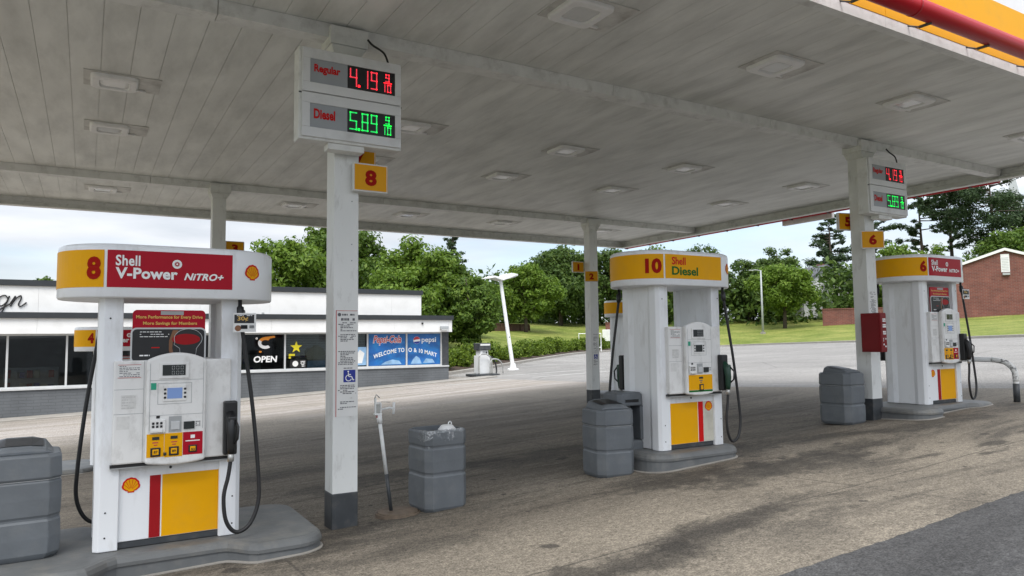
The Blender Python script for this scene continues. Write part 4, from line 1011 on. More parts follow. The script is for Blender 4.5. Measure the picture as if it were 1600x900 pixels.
M['paleblue'] = mat('pale_blue_print', (.25, .42, .62), .45, .2, 5)
SY = 28.0
def shop():
    t = thing('shop_building', 'low white and grey shop with dark roof trims and window posters', 'shop', (0, SY, 0))
    X0, X1, UX1 = -16.0, 13.42, 12.16
    def part(name, mk, *bx, bev=0, par=None):
        b = MB()
        for q in bx: b.box(*q)
        return b.build(name, M[mk] if isinstance(mk, str) else mk, par or t, bevel=bev)
    part('brick_wall', 'brickgrey', (X0, .6, 0, .25, -1.3, .23)); part('brick_wall', 'brickgrey', (4.6, X1, 0, .25, -1.3, .56))
    part('end_pier', 'charcoal', (13.12, X1, -.002, .3, .62, 2.04)); part('side_wall', 'brickgrey', (X1-.25, X1, .3, 11, -1.3, 2.04))
    part('door_wall', 'charcoal', (.6, 1.0, .02, .25, -1.0, 2.04)); part('door_wall', 'charcoal', (4.2, 4.6, .02, .25, -1.0, 2.04))
    part('sill', 'alum', (X0, .6, -.05, .24, .232, .29)); part('sill', 'alum', (4.6, X1, -.05, .24, .562, .62))
    fb = part('fascia_board', 'fasciawhite', *[(a, min(a+2.44, X1+.02)-.004, -.32, -.02, 2.04, 2.54) for a in [X0+2.44*i for i in range(13)] if a < X1-.1])
    part('roof_trim', 'trim', (X0, X1+.06, -.40, 1.2, 2.545, 2.73)); part('soffit', 'fasciawhite', (X0, X1, -.02, 1.0, 2.045, 2.10))
    part('upper_box', 'fasciawhite', *[(a, min(a+2.44, UX1)-.004, .0, .3, 2.735, 3.60) for a in [X0+2.44*i for i in range(12)] if a < UX1-.1])
    part('roof_trim', 'trim', (X0, UX1+.05, -.07, 9, 3.605, 3.79)); part('upper_side', 'fasciawhite', (UX1-.2, UX1, .31, 9, 2.735, 3.60))
    part('lower_roof', 'trim', (X0, X1, 1.2, 11, 2.60, 2.70))
    # inside
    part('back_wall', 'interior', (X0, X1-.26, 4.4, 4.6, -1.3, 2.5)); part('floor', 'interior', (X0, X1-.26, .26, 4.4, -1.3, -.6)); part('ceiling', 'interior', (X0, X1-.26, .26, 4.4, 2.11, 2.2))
    rg = random.Random(12)
    for sx, zf in ((-6.5, -.6), (-4.0, -.6), (-1.6, -.6), (5.3, -.3), (8.2, -.1)):
        sh = part('display_shelf', 'galv', (sx-.8, sx+.8, 2.2, 2.6, zf, zf+1.5))
        b = MB()
        for k in range(3):
            for i in range(7): b.box(sx-.75+i*.21, sx-.75+i*.21+.16, 2.02, 2.19, zf+.25+.45*k, zf+.25+.45*k+rg.uniform(.15, .3), rg.randrange(4))
        b.build('goods', [M['greyband'], M['redpaint'], M['cream'], M['blue']], sh)
    part('counter', 'cream', (6.8, 9.6, 1.0, 1.5, -.2, .95)); part('window_stock', 'paleblue', (7.42, 9.7, .12, .4, .64, .95))
    b = MB(); b.add(loft([[(7.75+p*s, .125+q*s*.04, zz) for p, q in circle(0, 0, 1, 18)] for s, zz in ((.30, .96), (.36, 1.02), (.38, 1.25), (.30, 1.42), (.12, 1.5), (.08, 1.55))])); b.add(tube([(7.45, .12, 1.45), (7.33, .12, 1.3), (7.41, .12, 1.1)], .025, 8)); b.build('cream_jug', M['cream'], t, smooth=True)
    b = MB()
    for i in range(13): b.box(6.62, 9.75, .155, .165, 1.16+i*.066, 1.16+i*.066+.056)
    b.build('blind', M['fasciawhite'], t)
    # windows: frame with its panes
    def win(x0, x1, z0, z1, mulls):
        b = MB(); xs = [x0]+mulls+[x1]
        for i, x in enumerate(xs):
            w = .03; b.box(x-w, x+w, .03, .13, z0, z1)
        for a, c in zip(xs, xs[1:]): b.box(a+.031, c-.031, .03, .13, z0, z0+.05); b.box(a+.031, c-.031, .03, .13, z1-.06, z1)
        f = b.build('window', M['alum'], t)
        for a, c in zip(xs, xs[1:]):
            b = MB(); b.box(a+.031, c-.031, .075, .083, z0+.05, z1-.06); b.build('pane', M['shopglass'], f)
    win(-15.8, .57, .29, 2.04, [-12, -9.4, -6.8, -4.5, -2.15, -.53]); win(4.63, 13.09, .62, 2.04, [6.55, 8.2, 9.82, 11.51])
    dr = part('door', 'alum', (1.02, 1.09, .05, .12, -1.0, 2.04), (4.11, 4.18, .05, .12, -1.0, 2.04), (2.56, 2.64, .05, .12, -1.0, 2.04), (1.1, 2.55, .05, .12, 1.96, 2.04), (2.65, 4.1, .05, .12, 1.96, 2.04), (1.1, 2.55, .05, .12, -1.0, -.85), (2.65, 4.1, .05, .12, -1.0, -.85))
    b = MB(); b.box(1.1, 2.55, .08, .088, -.85, 1.96); b.box(2.65, 4.1, .08, .088, -.85, 1.96); b.build('pane', M['shopglass'], dr)
    # window graphics, stuck on the glass
    GY = .070
    def dec(name, geo, mk, par, y=GY): 
        b = MB(); b.add(geo, 0, flat(y)); return b.build(name, M[mk], par)
    def plate(name, mk, x0, x1, z0, z1): return part(name, mk, (x0, x1, GY+.001, GY+.004, z0, z1))
    cx, cz = 5.83, 1.66
    ring = [(cx+.27*cos(a), cz+.22*sin(a)) for a in [radians(q) for q in range(55, 306, 10)]]+[(cx+.15*cos(a), cz+.10*sin(a)) for a in [radians(q) for q in range(305, 54, -10)]]
    def band(pts_o, pts_i, name, mk, par):
        n = len(pts_o); v = [(x, 0, z) for x, z in pts_o]+[(x, 0, z) for x, z in pts_i]; return dec(name, (v, [(i, i+1, n+i+1, n+i) for i in range(n-1)]), mk, par)
    ang = [radians(q) for q in range(50, 311, 10)]; o_ = [(cx+.27*cos(a), cz+.22*sin(a)) for a in ang]; i_ = [(cx+.15*cos(a), cz+.11*sin(a)) for a in ang]
    dc = band(o_[10:], i_[10:], 'window_decal', 'txtwhite', t); band(o_[:11], i_[:11], 'orange_arc', 'orange', dc)
    dec('orange_bar', ([(cx+.08, 0, cz+.15), (cx+.36, 0, cz+.20), (cx+.33, 0, cz+.27), (cx-.05, 0, cz+.22)], [(0, 1, 2, 3)]), 'orange', dc, GY-.001)
    dec('dots', ngon(circle(cx-.32, cz+.17, .045, 12)), 'txtwhite', dc); dec('small_script', bars(cx-.25, cx+.30, cz-.30, 1, .02, .06, rg), 'orange', dc)
    dec('open_lettering', text_in('OPEN', cx-.42, cx+.44, .93, 1.17, bold=.03, shear=.1), 'txtwhite', dc)
    sp_ = [];  sx, sz = 6.98, 1.48
    for i in range(10): rr = .24 if i % 2 == 0 else .095; a = pi/2+i*pi/5; sp_.append((sx+rr*cos(a), sz+rr*sin(a)))
    st = dec('window_decal', ngon(sp_), 'star', t); dec('star_script', bars(sx-.28, sx+.30, 1.23, 2, .10, .08, rg), 'star', st)
    pl = plate('window_notice', 'black', 6.75, 7.35, .70, 1.0); dec('print', ngon(circle(6.95, .85, .11, 16)), 'paper', pl, GY-.001); dec('print', bars(7.15, 7.32, .95, 4, .06, .04, rg), 'paper', pl, GY-.001)
    pc = plate('window_notice', 'paleblue', 9.25, 9.78, .72, 1.45); dec('print', ngon([(9.3, .8), (9.6, .8), (9.7, 1.2), (9.5, 1.35), (9.35, 1.1)]), 'paper', pc, GY-.001)
    p1 = plate('window_poster', 'posterblue', 9.87, 11.47, .68, 1.975); p2 = plate('window_poster', 'posterblue', 11.55, 13.05, .68, 1.975)
    b = MB(); b.add(text_in('Pepsi-Cola', 10.05, 11.30, 1.50, 1.92, bold=.06, shear=.3), 0, flat(GY-.001)); b.build('script_outline', M['txtwhite'], p1)
    b = MB(); b.add(text_in('Pepsi-Cola', 10.07, 11.28, 1.515, 1.905, bold=.02, shear=.3), 0, flat(GY-.002)); b.build('script_lettering', M['scriptred'], p1)
    def arc(p): x = (p[0]-11.5)/1.4; return (p[0], GY-.002, p[2]-.26*x*x)
    b = MB(); b.add(text_in('WELCOME TO', 10.08, 11.42, 1.22, 1.395, bold=.018, space=1.05), 0, arc); b.build('lettering', M['txtwhite'], p1)
    b = MB(); b.add(text_in('O & 10 MART', 11.60, 12.90, 1.22, 1.395, bold=.018, space=1.05), 0, arc); b.build('lettering', M['txtwhite'], p2)
    b = MB(); b.add(text_in('pepsi', 12.20, 12.86, 1.55, 1.82, bold=.01), 0, flat(GY-.001)); b.build('lettering', M['txtwhite'], p2)
    c = (11.98, 1.70); R_ = .155
    dec('round_emblem', ngon(circle(*c, R_, 28)), 'txtwhite', p2, GY-.001)
    a_ = [radians(q) for q in range(20, 181, 10)]; dec('emblem_red', ngon([(c[0]+R_*.97*cos(a), c[1]+R_*.97*sin(a)) for a in a_]+[(c[0]-.05, c[1]+.02)]), 'scriptred', p2, GY-.002)
    a_ = [radians(q) for q in range(205, 351, 10)]; dec('emblem_blue', ngon([(c[0]+R_*.97*cos(a), c[1]+R_*.97*sin(a)) for a in a_]+[(c[0]+.02, c[1]-.05)]), 'blue', p2, GY-.002)
    for par, pts in ((p1, [(10.4, .72), (11.3, .72), (11.2, .86), (10.9, .92), (10.6, .84)]), (p2, [(11.7, .72), (12.2, .72), (12.1, .95), (11.95, 1.05), (11.8, .9)]), (p2, [(12.25, .74), (12.8, .74), (12.7, .9), (12.4, .93)])): dec('picture', ngon(pts), 'paleblue', par, GY-.001)
    # fascia fittings and script lettering
    def stroke(pts, r): return tube([(x, -.03, z) for x, z in [(p.x, p.y) for p in spline([(a, b_, 0) for a, b_ in pts], 7)]], r, 6)
    b = MB(); ox, oz = -2.50, 2.92; k = .60
    G_ = [(.82, .62), (.55, .95), (.20, .80), (.12, .30), (.38, .05), (.70, .35), (.85, .92), (.70, .20), (.45, -.62), (.10, -.72), (.12, -.42), (.55, -.10), (1.0, .25)]
    N_ = [(1.0, .25), (1.28, .92), (1.18, .40), (1.05, .02), (1.30, .62), (1.62, .95), (1.72, .72), (1.60, .22), (1.75, .02), (2.0, .20), (2.15, .38)]
    b.add(stroke([(ox+(x+.12*z)*k*.62, oz+z*k*.62) for x, z in G_], .02)); b.add(stroke([(ox+(x+.12*z)*k*.62, oz+z*k*.62) for x, z in N_], .02)); b.build('script_sign', M['black'], t, smooth=True)
    wl = part('wall_lamp', 'galv', (12.86, 13.22, -.46, -.325, 2.14, 2.29), bev=.02); part('lamp_glass', 'lens', (12.89, 13.19, -.462, -.33, 2.105, 2.138), par=wl)
    b = MB(); b.add(cyl(12.06, -.345, 2.36, 2.43, .04, 12)); b.build('camera_dome', M['black'], t)
    b = MB(); b.box(5.62, 5.70, -.3, -.2, 2.735, 2.79); b.build('roof_fitting', M['galv'], t)
    return t
shop()
def walk():
    n = 30; rings = []
    for i in range(n+1):
        x = -16+(31.3)*i/n; z = gh(x, 27.2); y0 = 26.75 if i < n else 27.1
        rings.append([(x, y0, z-.2), (x, y0, z+.045), (x, y0+.03, z+.06), (x, 28.0, gh(x, 28)+.05), (x, 28.0, z-.2)])
    b = MB(); b.add(loft([r[::-1] for r in rings])); struct(b.build('pavement', M['kerb']))
    b = MB(); xs = rng_(-70, 13.4, 3); ys = [33.5, 40, 60, 90, 140]
    b.v = [(x, y, gh(x, 34)+.03*max(0, y-45)-.03) for y in ys for x in xs]; k = len(xs)
    b.f = [(j*k+i, j*k+i+1, (j+1)*k+i+1, (j+1)*k+i) for j in range(4) for i in range(k-1)]; b.m = [0]*len(b.f)
    struct(b.build('back_ground', M['grass']))
walk()
def air_machine():
    x, y = 15.45, 28.75; z = gh(x, y); t = thing('air_pump_machine', 'small white vacuum and air machine behind pipe guards beside the hedge', 'air machine', (x, y, z), radians(8))
    b = MB(); b.box(-.62, .62, -.42, .42, 0, .10); b.build('base', M['charcoal'], t, bevel=.015)
    b = MB(); b.box(-.30, .30, -.22, .22, .102, .92); b.build('cabinet', M['white'], t, bevel=.02)
    b = MB(); b.box(-.22, .22, -.18, .18, .922, 1.16); hd = b.build('head', M['white'], t, bevel=.02)
    b = MB(); b.box(-.31, .33, -.24, .24, 1.162, 1.48); tp = b.build('hood', M['charcoal'], t, bevel=.03)
    b = MB(); b.box(-.26, .28, -.246, -.241, 1.37, 1.44); b.build('hood_label', M['paper'], tp)
    b = MB(); b.box(-.10, .14, -.186, -.181, .96, 1.12); b.build('control_plate', M['greyband'], hd)
    b = MB(); b.add(cyl(.12, -.2, 1.02, 1.10, .03, 10)); b.build('coin_box', M['black'], hd)
    for dx, dz in ((-.12, .98), (.50, .74)):
        pts = spline([(dx-.32, -.38, .10), (dx-.32, -.38, dz-.22), (dx-.22, -.38, dz), (dx+.12, -.38, dz-.02), (dx+.36, -.38, dz-.25), (dx+.40, -.38, .10)], 6); b = MB(); b.add(tube(pts, .032, 10)); b.build('pipe_guard', M['steel'], t, smooth=True)
    b = MB(); b.add(tube(spline([(.30, 0, .8), (.48, -.05, .85), (.66, -.1, .62), (.74, -.1, .25), (.66, -.2, .06), (.85, -.2, .04)], 7), .035, 10)); b.build('vacuum_hose', M['rubber'], t, smooth=True)
air_machine()
def lamp_post():
    x, y = 18.5, 31.15; z = gh(x, y); t = thing('lamp_post', 'leaning white lamp post with a wing-shaped double head beside the hedge', 'lamp post', (x, y, z))
    lean = Vector((-.50, .3, 4.55))
    b = MB(); b.add(loft([[(a, c, zz) for a, c in circle(0, 0, r_, 20)] for r_, zz in ((.30, -.05), (.30, .05), (.16, .10), (.13, .32))])); b.build('foot', M['pipewhite'], t)
    b = MB(); b.add(tube([Vector((0, 0, .1)), lean*.5, lean], [.105, .095, .085], 8)); b.build('pole', M['pipewhite'], t)
    b = MB(); b.add(tube([lean*.36-Vector((0, .10, 0)), lean*.36-Vector((0, .06, 0))], .03, 8)); b.build('hand_hole', M['black'], t)
    # wing head: two drooping shoeboxes meeting over the pole
    h = lean; prof = [(-1.02, .02), (-.6, .16), (-.15, .10), (0, .06), (.15, .20), (.55, .34), (.92, .30)]; low = [(.92, .22), (.5, .08), (.12, -.02), (0, -.06), (-.15, -.04), (-.6, .06)]
    poly = prof+low; b = MB()
    b.add(loft([[(h.x+p*s, h.y+dy, h.z+q) for p, q in poly] for dy, s in ((.34, .8), (.22, 1), (-.22, 1), (-.34, .8))])); b.build('head', M['pipewhite'], t, bevel=.02)
    b = MB(); b.add(([(h.x+.2, h.y-.2, h.z+.0), (h.x+.86, h.y-.2, h.z+.19), (h.x+.86, h.y+.2, h.z+.19), (h.x+.2, h.y+.2, h.z+.0)], [(3, 2, 1, 0)]), 0, lambda p: (p[0], p[1], p[2]-.012)); b.build('lamp_glass', M['screen'], t)
    return t
lamp_post()
def far_lamp():
    x, y = 64.5, 54.3; z = lawn_z(x, y); t = thing('street_light', 'thin grey street light pole standing on the far lawn before the trees', 'street light', (x, y, z-.1))
    H_ = 9.2-z
    b = MB(); b.add(tube([(0, 0, 0), (0, 0, H_)], [.13, .08], 10)); b.build('pole', M['galv'], t, smooth=True)
    b = MB(); b.add(tube([(0, 0, H_-.05), (-.45, .3, H_+.05), (-.85, .55, H_+.02)], .045, 8)); b.build('arm', M['galv'], t, smooth=True)
    b = MB(); b.box(-1.2, -.7, .42, .66, H_-.06, H_+.06); b.build('lamp_head', M['galv'], t, bevel=.03)
    b = MB(); b.box(-.2, .2, -.2, .2, 0, .3); b.build('foot', M['kerb'], t, bevel=.03)
far_lamp()

# ------------------------------------------------------------------ beyond the lot
def facing(x, y, extra=0): return atan2(y, x)-pi/2+extra
def brick_hall():
    x, y = 83.2, 38.2; z = lawn_z(x, y); t = thing('brick_building', 'red brick gabled building with white roof edge and a white louvre', 'building', (x, y, z-.3), facing(x, y, radians(8)))
    w, e, a, d = 7.4, 4.6, 7.15, 16
    b = MB(); b.add(prism_y([(-w, 0), (w, 0), (w, e), (0, a), (-w, e)], d, 0)); b.build('brick_wall', M['brickred'], t)
    b = MB()
    for s in (-1, 1):
        p = [(0, a+.02), (s*(w+.35), e-.12), (s*(w+.35), e+.13), (0, a+.28)]; b.add(prism_y(p if s < 0 else p[::-1], d+.3, -.16))
    b.build('roof', mat('grey_shingle', (.12, .12, .125), .8, .15, 3), t)
    b = MB()
    for s in (-1, 1):
        p = [(0, a-.02), (s*(w+.37), e-.18), (s*(w+.37), e+.10), (0, a+.26)]; b.add(prism_y(p if s < 0 else p[::-1], -.165, -.24))
    b.build('white_verge', M['fasciawhite'], t)
    b = MB(); b.box(-.38, .38, -.06, -.002, a-2.3, a-.4); lv = b.build('louvre', M['fasciawhite'], t)
    b = MB(); 
    for i in range(9): b.box(-.31, .31, -.075, -.061, a-2.2+i*.17, a-2.2+i*.17+.09)
    b.build('slats', M['alum'], lv)
    b = MB(); b.box(-.3, .35, -.3, -.01, a-2.62, a-2.4); b.build('flood_light', M['galv'], t)
    b = MB(); b.box(4.6, 5.6, -.5, -.02, .3, .75); b.build('utility_box', M['galv'], t)
brick_hall()
def house():
    x, y = 88.4, 63.2; z = 4.2; t = thing('house', 'white house with grey shingle roof half hidden by trees', 'house', (x, y, z), facing(x, y, radians(35)))
    b = MB(); b.box(-3.6, 3.6, 0, 9, 0, 4.6); b.add(prism_y([(-3.6, 4.601), (3.6, 4.601), (0, 7.2)], 9, 0)); b.build('wall', M['tank'], t)
    b = MB()
    for s in (-1, 1):
        p = [(0, 7.22), (s*4.1, 4.28), (s*4.1, 4.5), (0, 7.45)]; b.add(prism_y(p if s < 0 else p[::-1], 9.4, -.4))
    b.build('roof', mat('dark_shingle', (.10, .105, .115), .8, .15, 3), t)
    for wx in (-1.8, 1.3):
        b = MB(); b.box(wx-.5, wx+.5, -.05, -.003, 2.4, 3.9); f = b.build('window', M['fasciawhite'], t)
        b = MB(); b.box(wx-.42, wx+.42, -.06, -.052, 2.48, 3.82); b.build('pane', M['glass'], f)
    b = MB(); b.box(1.8, 2.6, 4, 4.8, 5.2, 8.0); b.build('chimney', M['brickred'], t)
house()
def steeple():
    x, y = 144, 64; t = thing('church_steeple', 'pale grey steeple tip rising behind the tall pines at right', 'steeple', (x, y, 8), .4)
    b = MB(); b.box(-1.0, 1.0, -1.0, 1.0, 0, 15); b.build('tower', M['tank'], t)
    b = MB(); b.add(loft([[(-1.5, -1.5, 15.01), (1.5, -1.5, 15.01), (1.5, 1.5, 15.01), (-1.5, 1.5, 15.01)], [(-.05, -.05, 24), (.05, -.05, 24), (.05, .05, 24), (-.05, .05, 24)]])); b.build('spire', M['galv'], t)
steeple()
def low_wall(x0, y0, x1, y1, hgt, label, mk, cat, name, posts=0):
    l = hypot(x1-x0, y1-y0); z = lawn_z((x0+x1)/2, (y0+y1)/2)-.25; t = thing(name, label, cat, (x0, y0, z), atan2(y1-y0, x1-x0))
    b = MB(); b.box(0, l, -.1, .1, 0, hgt); b.build('panel' if posts else 'wall', M[mk], t)
    b = MB(); b.box(-.05, l+.05, -.16, .16, hgt+.001, hgt+.12); b.build('coping', M[mk], t)
    if posts:
        for i in range(posts+1):
            b = MB(); q = l*i/posts; b.box(q-.08, q+.08, -.2, -.102, 0, hgt-.02); b.build('post', M[mk], t)
low_wall(74.1, 53.7, 80.3, 45.6, 1.9, 'low red brick wall on the lawn below the house', 'brickred', 'wall', 'brick_wall')
low_wall(52.5, 67.0, 57.5, 64.0, 1.5, 'short red brick wall glimpsed between far column and diesel pump', 'brickred', 'wall', 'brick_wall')
low_wall(31.5, 64.0, 44.0, 70.5, .95, 'low brown board fence at the foot of the tree line', 'woodfence', 'fence', 'board_fence', 7)
def lawn_frame():
    x, y = 37.6, 50.2; z = lawn_z(x, y); t = thing('pipe_frame', 'white rectangular pipe frame standing on the lawn behind the hedge', 'frame', (x, y, z-.05), facing(x, y))
    b = MB(); b.add(tube([(-.95, 0, 0), (-.95, 0, 1.55), (.95, 0, 1.55), (.95, 0, 0)], .045, 8)); b.build('frame', M['pipewhite'], t)
    b = MB(); b.add(tube([(-.95, 0, .35), (.95, 0, .35)], .035, 8)); b.build('rail', M['pipewhite'], t)
    u = thing('utility_cabinet', 'small pale cabinet on the lawn right of the white pipe frame', 'cabinet', (45.4, 57.3, lawn_z(45.4, 57.3)-.05), .4)
    b = MB(); b.box(-.8, .8, -.4, .4, 0, 1.5); b.build('housing', M['fasciawhite'], u, bevel=.04)
    b = MB(); b.box(-.7, -.03, -.42, -.402, .1, 1.4); b.box(.03, .7, -.42, -.402, .1, 1.4); b.build('door', M['alum'], u)
lawn_frame()

# ------------------------------------------------------------------ trees, hedge, wood
def leaves(rg, blobs, n, size, flatn=0.0):
    v = []; f = []; tot = sum(b[3]**2 for b in blobs); acc = []; s = 0
    for b in blobs: s += b[3]**2/tot; acc.append(s)
    import bisect
    for _ in range(n):
        bx, by, bz, br, bs = blobs[min(bisect.bisect(acc, rg.random()), len(blobs)-1)]
        u = rg.uniform(-1, 1); a = rg.uniform(0, 2*pi); q = sqrt(1-u*u); d = Vector((q*cos(a), q*sin(a), u)); r = br*(rg.random()**.45)*rg.uniform(.85, 1.12)
        c = Vector((bx+d.x*r, by+d.y*r, bz+d.z*r*bs))
        nrm = (d+Vector((rg.uniform(-1, 1), rg.uniform(-1, 1), rg.uniform(-.4, 1.2)))*.9).normalized()
        if flatn: nrm = (nrm*(1-flatn)+Vector((0, 0, 1))*flatn).normalized()
        t = nrm.orthogonal().normalized(); t = (Matrix.Rotation(rg.uniform(0, 2*pi), 3, nrm) @ t); w = nrm.cross(t); l = size*rg.uniform(.55, 1.35); k = len(v); wd = l*rg.uniform(.42, .62)
        v += [tuple(c-t*l), tuple(c-w*wd+t*l*.1), tuple(c+t*l+nrm*l*-.25), tuple(c+w*wd+t*l*.1)]; f.append((k, k+1, k+2, k+3))
    return v, f
def broad_tree(name, label, x, y, z, H_, R_, mk, seed, n=9000, leaf=.22, low=.12, col=1.0, group='trees around the lawn and shop'):
    rg = random.Random(seed); t = thing(name, label, 'tree', (x, y, z), 0, group); blobs = []
    zc = H_*(low+1)/2; hz = H_*(1-low)/2
    for i in range(74):
        u = rg.uniform(-1, 1); a = rg.uniform(0, 2*pi); q = sqrt(1-u*u); k = rg.uniform(.55, .92)
        prof = 1 if u < 0 else 1-.25*u
        br = R_*rg.uniform(.12, .32)
        blobs.append((R_*q*cos(a)*k*prof, R_*q*sin(a)*k*prof, zc+hz*u*k*.92, br, rg.uniform(.6, .95)))
    for i in range(8): blobs.append((rg.uniform(-.3, .3)*R_, rg.uniform(-.3, .3)*R_, zc+rg.uniform(-.5, .5)*hz, R_*.35, .9))
    b = MB(); b.add(leaves(rg, blobs, n, leaf)); b.build('crown', M[mk], t)
    b = MB(); tr = max(.12, H_*.022); b.add(tube([(0, 0, -.3), (rg.uniform(-.1, .1), 0, H_*.25), (rg.uniform(-.2, .2), rg.uniform(-.2, .2), H_*.55), (0, 0, H_*.88)], [tr*1.25, tr, tr*.7, tr*.2], 9))
    for i in range(9):
        bl = blobs[i*7]; z0 = H_*rg.uniform(.2, .55); b.add(tube([(0, 0, z0), (bl[0]*.5, bl[1]*.5, (z0+bl[2])/2+.2), (bl[0]*.95, bl[1]*.95, bl[2])], [tr*.45, tr*.3, tr*.1], 6))
    b.build('trunk', M['bark'], t, smooth=True)
    return t
def pine_tree(label, x, y, z, H_, R_, seed, n=7000, start=.3, conic=True, leaf=.20, group='pines behind the lawn', dens=1.0, fat=1.0):
    rg = random.Random(seed); t = thing('pine_tree', label, 'tree', (x, y, z), 0, group); blobs = []; b = MB(); tr = H_*.016
    bend = (rg.uniform(-.4, .4), rg.uniform(-.4, .4))
    def ax(zz): k = zz/H_; return (bend[0]*k*k*1.5, bend[1]*k*k*1.5)
    b.add(tube([(*ax(H_*k), H_*k-(.3 if k == 0 else 0)) for k in (0, .25, .5, .75, 1)], [tr*1.3, tr, tr*.75, tr*.45, tr*.1], 9))
    m = int(44*dens)
    for i in range(m):
        k = start+(1-start)*(i+rg.random())/m; a = rg.uniform(0, 2*pi)
        q = (1-(k-start)/(1-start))
        L_ = R_*((.18+.82*q) if conic else (.35+.65*sin(pi*min(1, .25+.75*q))))*rg.uniform(.55, 1.1); p = ax(H_*k); zz = H_*k
        e = (p[0]+L_*cos(a), p[1]+L_*sin(a), zz+L_*rg.uniform(-.05, .28)); b.add(tube([(*p, zz), ((p[0]+e[0])/2, (p[1]+e[1])/2, (zz+e[2])/2-.05*L_), e], [tr*.35, tr*.22, tr*.08], 5))
        for j, w in enumerate((.45, .7, .9, 1.05)):
            if rg.random() < .88: blobs.append((p[0]+(e[0]-p[0])*w+rg.uniform(-.2, .2), p[1]+(e[1]-p[1])*w+rg.uniform(-.2, .2), zz+(e[2]-zz)*w+.1, max(.28, L_*rg.uniform(.12, .25))*fat, .72))
    blobs.append((bend[0]*1.5, bend[1]*1.5, H_-.2, R_*.12, 1.4))
    b.build('trunk', M['bark'], t, smooth=True); b = MB(); b.add(leaves(rg, blobs, int(n*1.5), leaf*.72, .1)); b.build('crown', M['needle'], t)
    return t
TREES = [  # label, x, y, top z, radius, leaf material, leaves, leaf size, low
    ('broad bright green tree rising behind the shop left of the front column', 10.2, 44.5, 9.0, 3.6, 'leafA', 13000, .20, .05),
    ('small tree top peeping over the shop roof at far left', -3.1, 71.3, 7.6, 2.0, 'leafB', 2500, .26, .2),
    ('dark tree behind the shop roof beside the far left column', 6.6, 56.3, 8.6, 2.8, 'leafB', 5000, .24, .05),
    ('tall green tree directly behind the front left column', 16.2, 52.4, 11.2, 4.2, 'leafB', 11000, .22, .05),
    ('bright low leafy tree hanging over the right end of the shop roof', 14.6, 37.4, 6.1, 2.9, 'leafA', 12000, .16, .0),
    ('full green tree behind the right end of the shop', 18.4, 43.2, 8.6, 3.4, 'leafA', 12000, .19, .0),
    ('bushy green tree left of the leaning lamp post', 20.9, 41.0, 6.4, 2.4, 'leafB', 9000, .17, .0),
    ('dense green tree in second line behind the shop end', 22.6, 48.8, 8.9, 3.0, 'leafB', 8000, .20, .0),
    ('mid green tree in the dip left of the lamp head', 28.9, 56.5, 7.6, 2.8, 'leafB', 7000, .20, .0),
    ('low dark tree in the sky gap behind the lamp post', 36.6, 69.5, 8.6, 3.2, 'leafC', 6000, .24, .0),
    ('round dark-lobed tree right of the lamp post', 42.0, 67.8, 10.9, 4.0, 'leafA', 10000, .24, .1),
    ('tall dense tree on the lawn edge left of the far column', 53.5, 77.7, 15.2, 5.6, 'leafC', 11000, .30, .0),
    ('tall green tree behind the far column with plates 1 and 2', 60.0, 75.0, 14.2, 4.6, 'leafC', 8000, .28, .0),
    ('tree behind the left half of the diesel header', 67.0, 74.2, 15.2, 4.6, 'leafB', 6000, .28, .0),
    ('tree behind the right half of the diesel header', 72.5, 70.9, 15.4, 4.6, 'leafC', 7000, .28, .0),
    ('olive green tree just right of the diesel header', 78.0, 67.9, 13.2, 4.2, 'leafC', 8000, .27, .0),
    ('high-topped tree in the line behind the street light', 84.5, 68.2, 15.2, 4.6, 'leafC', 8000, .28, .0),
    ('bright green tree with visible trunk standing out on the lawn', 70.7, 56.3, 11.5, 3.9, 'leafA', 11000, .24, .17),
    ('dark tree between the lawn tree and the white house', 78.3, 63.6, 11.2, 3.0, 'leafC', 7000, .26, .0),
    ('low green tree in front of the white house', 84.2, 57.0, 7.0, 2.6, 'leafC', 6000, .25, .0),
    ('mid green tree behind the right column', 83.0, 52.4, 9.2, 3.3, 'leafB', 7000, .25, .0),
    ('bright tree top between the right column and the pump header', 89.5, 53.4, 14.4, 4.3, 'leafA', 8000, .26, .1),
    ('green tree behind the header of the right pump', 97.0, 53.0, 14.0, 4.3, 'leafA', 7000, .26, .1),
    ('broad olive tree behind the brick gable', 106.0, 47.0, 16.8, 6.4, 'leafB', 10000, .32, .1),
]
for i, (lab, x, y, top, R_, mk, n, lf, low) in enumerate(TREES):
    z = (gh(min(x, 13), 34) if y < 60 and x < 16 else lawn_z(x, y)); broad_tree('broadleaf_tree', lab, x, y, z-.1, top-z, R_, mk, 100+i, int(n*1.6), lf*.78, low)
pine_tree('dark pine poking above the trees behind the shop end', 28.8, 59.0, 1.5, 9.9, 1.9, 7, 3500, .35, leaf=.16)
pine_tree('conical dark pine between the diesel pump and the right column', 95.7, 67.5, 4.2, 16.2, 5.2, 11, 15000, .10, leaf=.26, dens=1.7, fat=1.45)
pine_tree('slim open pine left of the tall pair beside the price sign', 111.4, 62.6, 5.5, 18.4, 3.8, 13, 5200, .38, False, .24, dens=.75)
pine_tree('slim sparse pine with bare upper trunk, right one of the pair', 115.2, 60.2, 5.5, 19.6, 4.2, 17, 5200, .45, False, .24, dens=.7)
pine_tree('largest spreading pine above the brick gable', 110.2, 51.8, 5.5, 19.2, 7.4, 19, 12000, .3, False, .27, dens=1.3)
pine_tree('spreading pine at the right frame edge', 119.0, 50.5, 5.5, 17.0, 6.6, 23, 9000, .3, False, .27, dens=1.1)
pine_tree('faint thin pine top just right of the price sign', 101.0, 64.5, 5.0, 14.5, 2.8, 29, 2600, .4, False, .22, dens=.6)

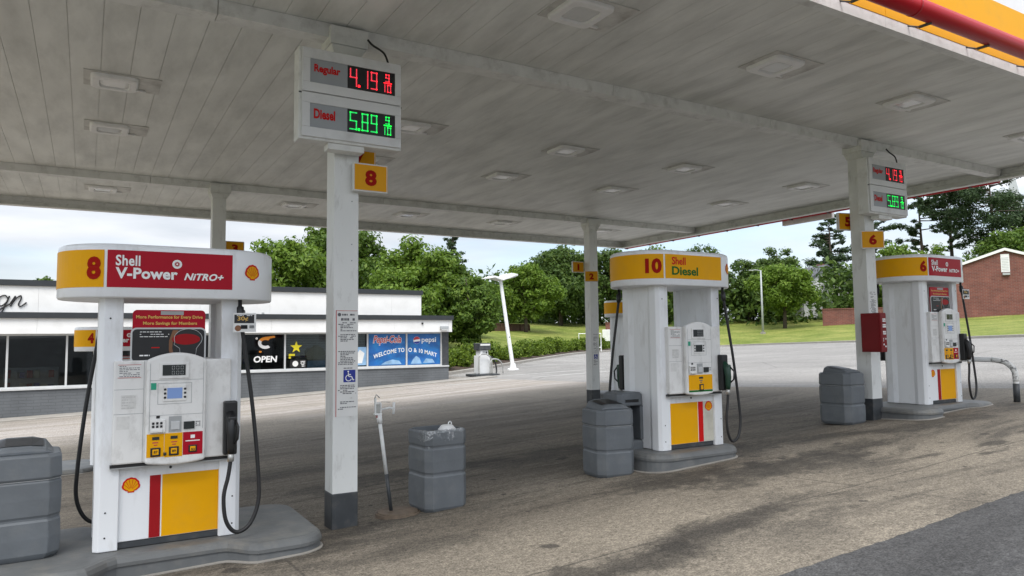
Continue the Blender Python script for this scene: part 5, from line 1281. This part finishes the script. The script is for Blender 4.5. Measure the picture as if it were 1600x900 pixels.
def hedge():
    protos = []
    for k in range(4):
        rg = random.Random(40+k); blobs = [(rg.uniform(-.35, .35), rg.uniform(-.35, .35), rg.uniform(.25, .75), rg.uniform(.26, .42), .9) for _ in range(16)]
        b = MB(); b.add(leaves(rg, blobs, 3200, .065)); me = b
        protos.append(blobs and b)
    first = {}
    acc = 0; P = EDGE_S; pts = []
    for (xa, ya), (xb, yb) in zip(P, P[1:]):
        l = hypot(xb-xa, yb-ya); nx_, ny_ = -(yb-ya)/l, (xb-xa)/l; d = 0
        while acc <= l:
            pts.append((xa+(xb-xa)*acc/l+nx_*1.15, ya+(yb-ya)*acc/l+ny_*1.15)); acc += 2.05
        acc -= l
        if xb > 44: break
    rg = random.Random(5)
    for i, (x, y) in enumerate(pts):
        k = i % 4; s = (1.45, 1.4, 1.3, 1.2)[i] if i < 4 else rg.uniform(1.15, 1.35)
        lab = 'tall dark shrub at the shop end of the hedge row' if i < 4 else 'rounded bright green shrub in the row along the curved kerb'
        if k not in first:
            t = thing('hedge_shrub', lab, 'shrub', group='shrubs along the kerb'); protos[k].build('foliage', M['leafH'], t)
            st = MB()
            for q in range(4): st.add(tube([(0, 0, -.1), (rg.uniform(-.2, .2), rg.uniform(-.2, .2), .5)], .02, 5))
            st.build('stem', M['bark'], t); first[k] = t
        else:
            t = first[k].copy(); COL.objects.link(t); t['label'] = lab
            for ch in first[k].children:
                c = ch.copy(); COL.objects.link(c); c.parent = t
        t.location = (x, y, lawn_z(x, y)-.22); t.rotation_euler = (0, 0, rg.uniform(0, 6)); t.scale = (s, s, s*rg.uniform(.9, 1.1))
hedge()
def mulch():
    b = MB(); ds = (.245, 2.3); n = len(EDGE_S)
    v = []
    for i, (x, y) in enumerate(EDGE_S[:26]):
        a = EDGE_S[max(i-2, 0)]; c = EDGE_S[i+2]; tx, ty = c[0]-a[0], c[1]-a[1]; l = hypot(tx, ty)
        for d in (.24, 1.2, 2.2): p = (x-ty/l*d, y+tx/l*d); v.append((*p, lawn_z(*p)+.03))
    b.v = v; b.f = [(i*3+j, i*3+3+j, i*3+4+j, i*3+1+j) for i in range(len(v)//3-1) for j in (0, 1)]; b.m = [0]*len(b.f)
    struct(b.build('mulch_bed', mat('brown_mulch', (.055, .035, .024), .95, .3, 8, bump=.6)))
mulch()
def far_wood():
    rg = random.Random(77); blobs = []
    for i in range(230):
        k = i/229; a = radians(-2+64*k); D = 104+rg.uniform(-6, 14); x = D*sin(a); y = D*cos(a); hh = (5.5 if a < radians(15) else 8.5)+rg.uniform(-2, 1.5)
        for z in (1.0, hh*.45, hh*.8): blobs.append((x+rg.uniform(-2, 2), y+rg.uniform(-2, 2), z+2.2, rg.uniform(1.8, 3.0), .95))
    b = MB(); b.add(leaves(rg, blobs, 52000, .42)); o = b.build('far_wood', M['leafC']); o['kind'] = 'stuff'
    o['label'] = 'dark wood filling in behind the single trees'
far_wood()
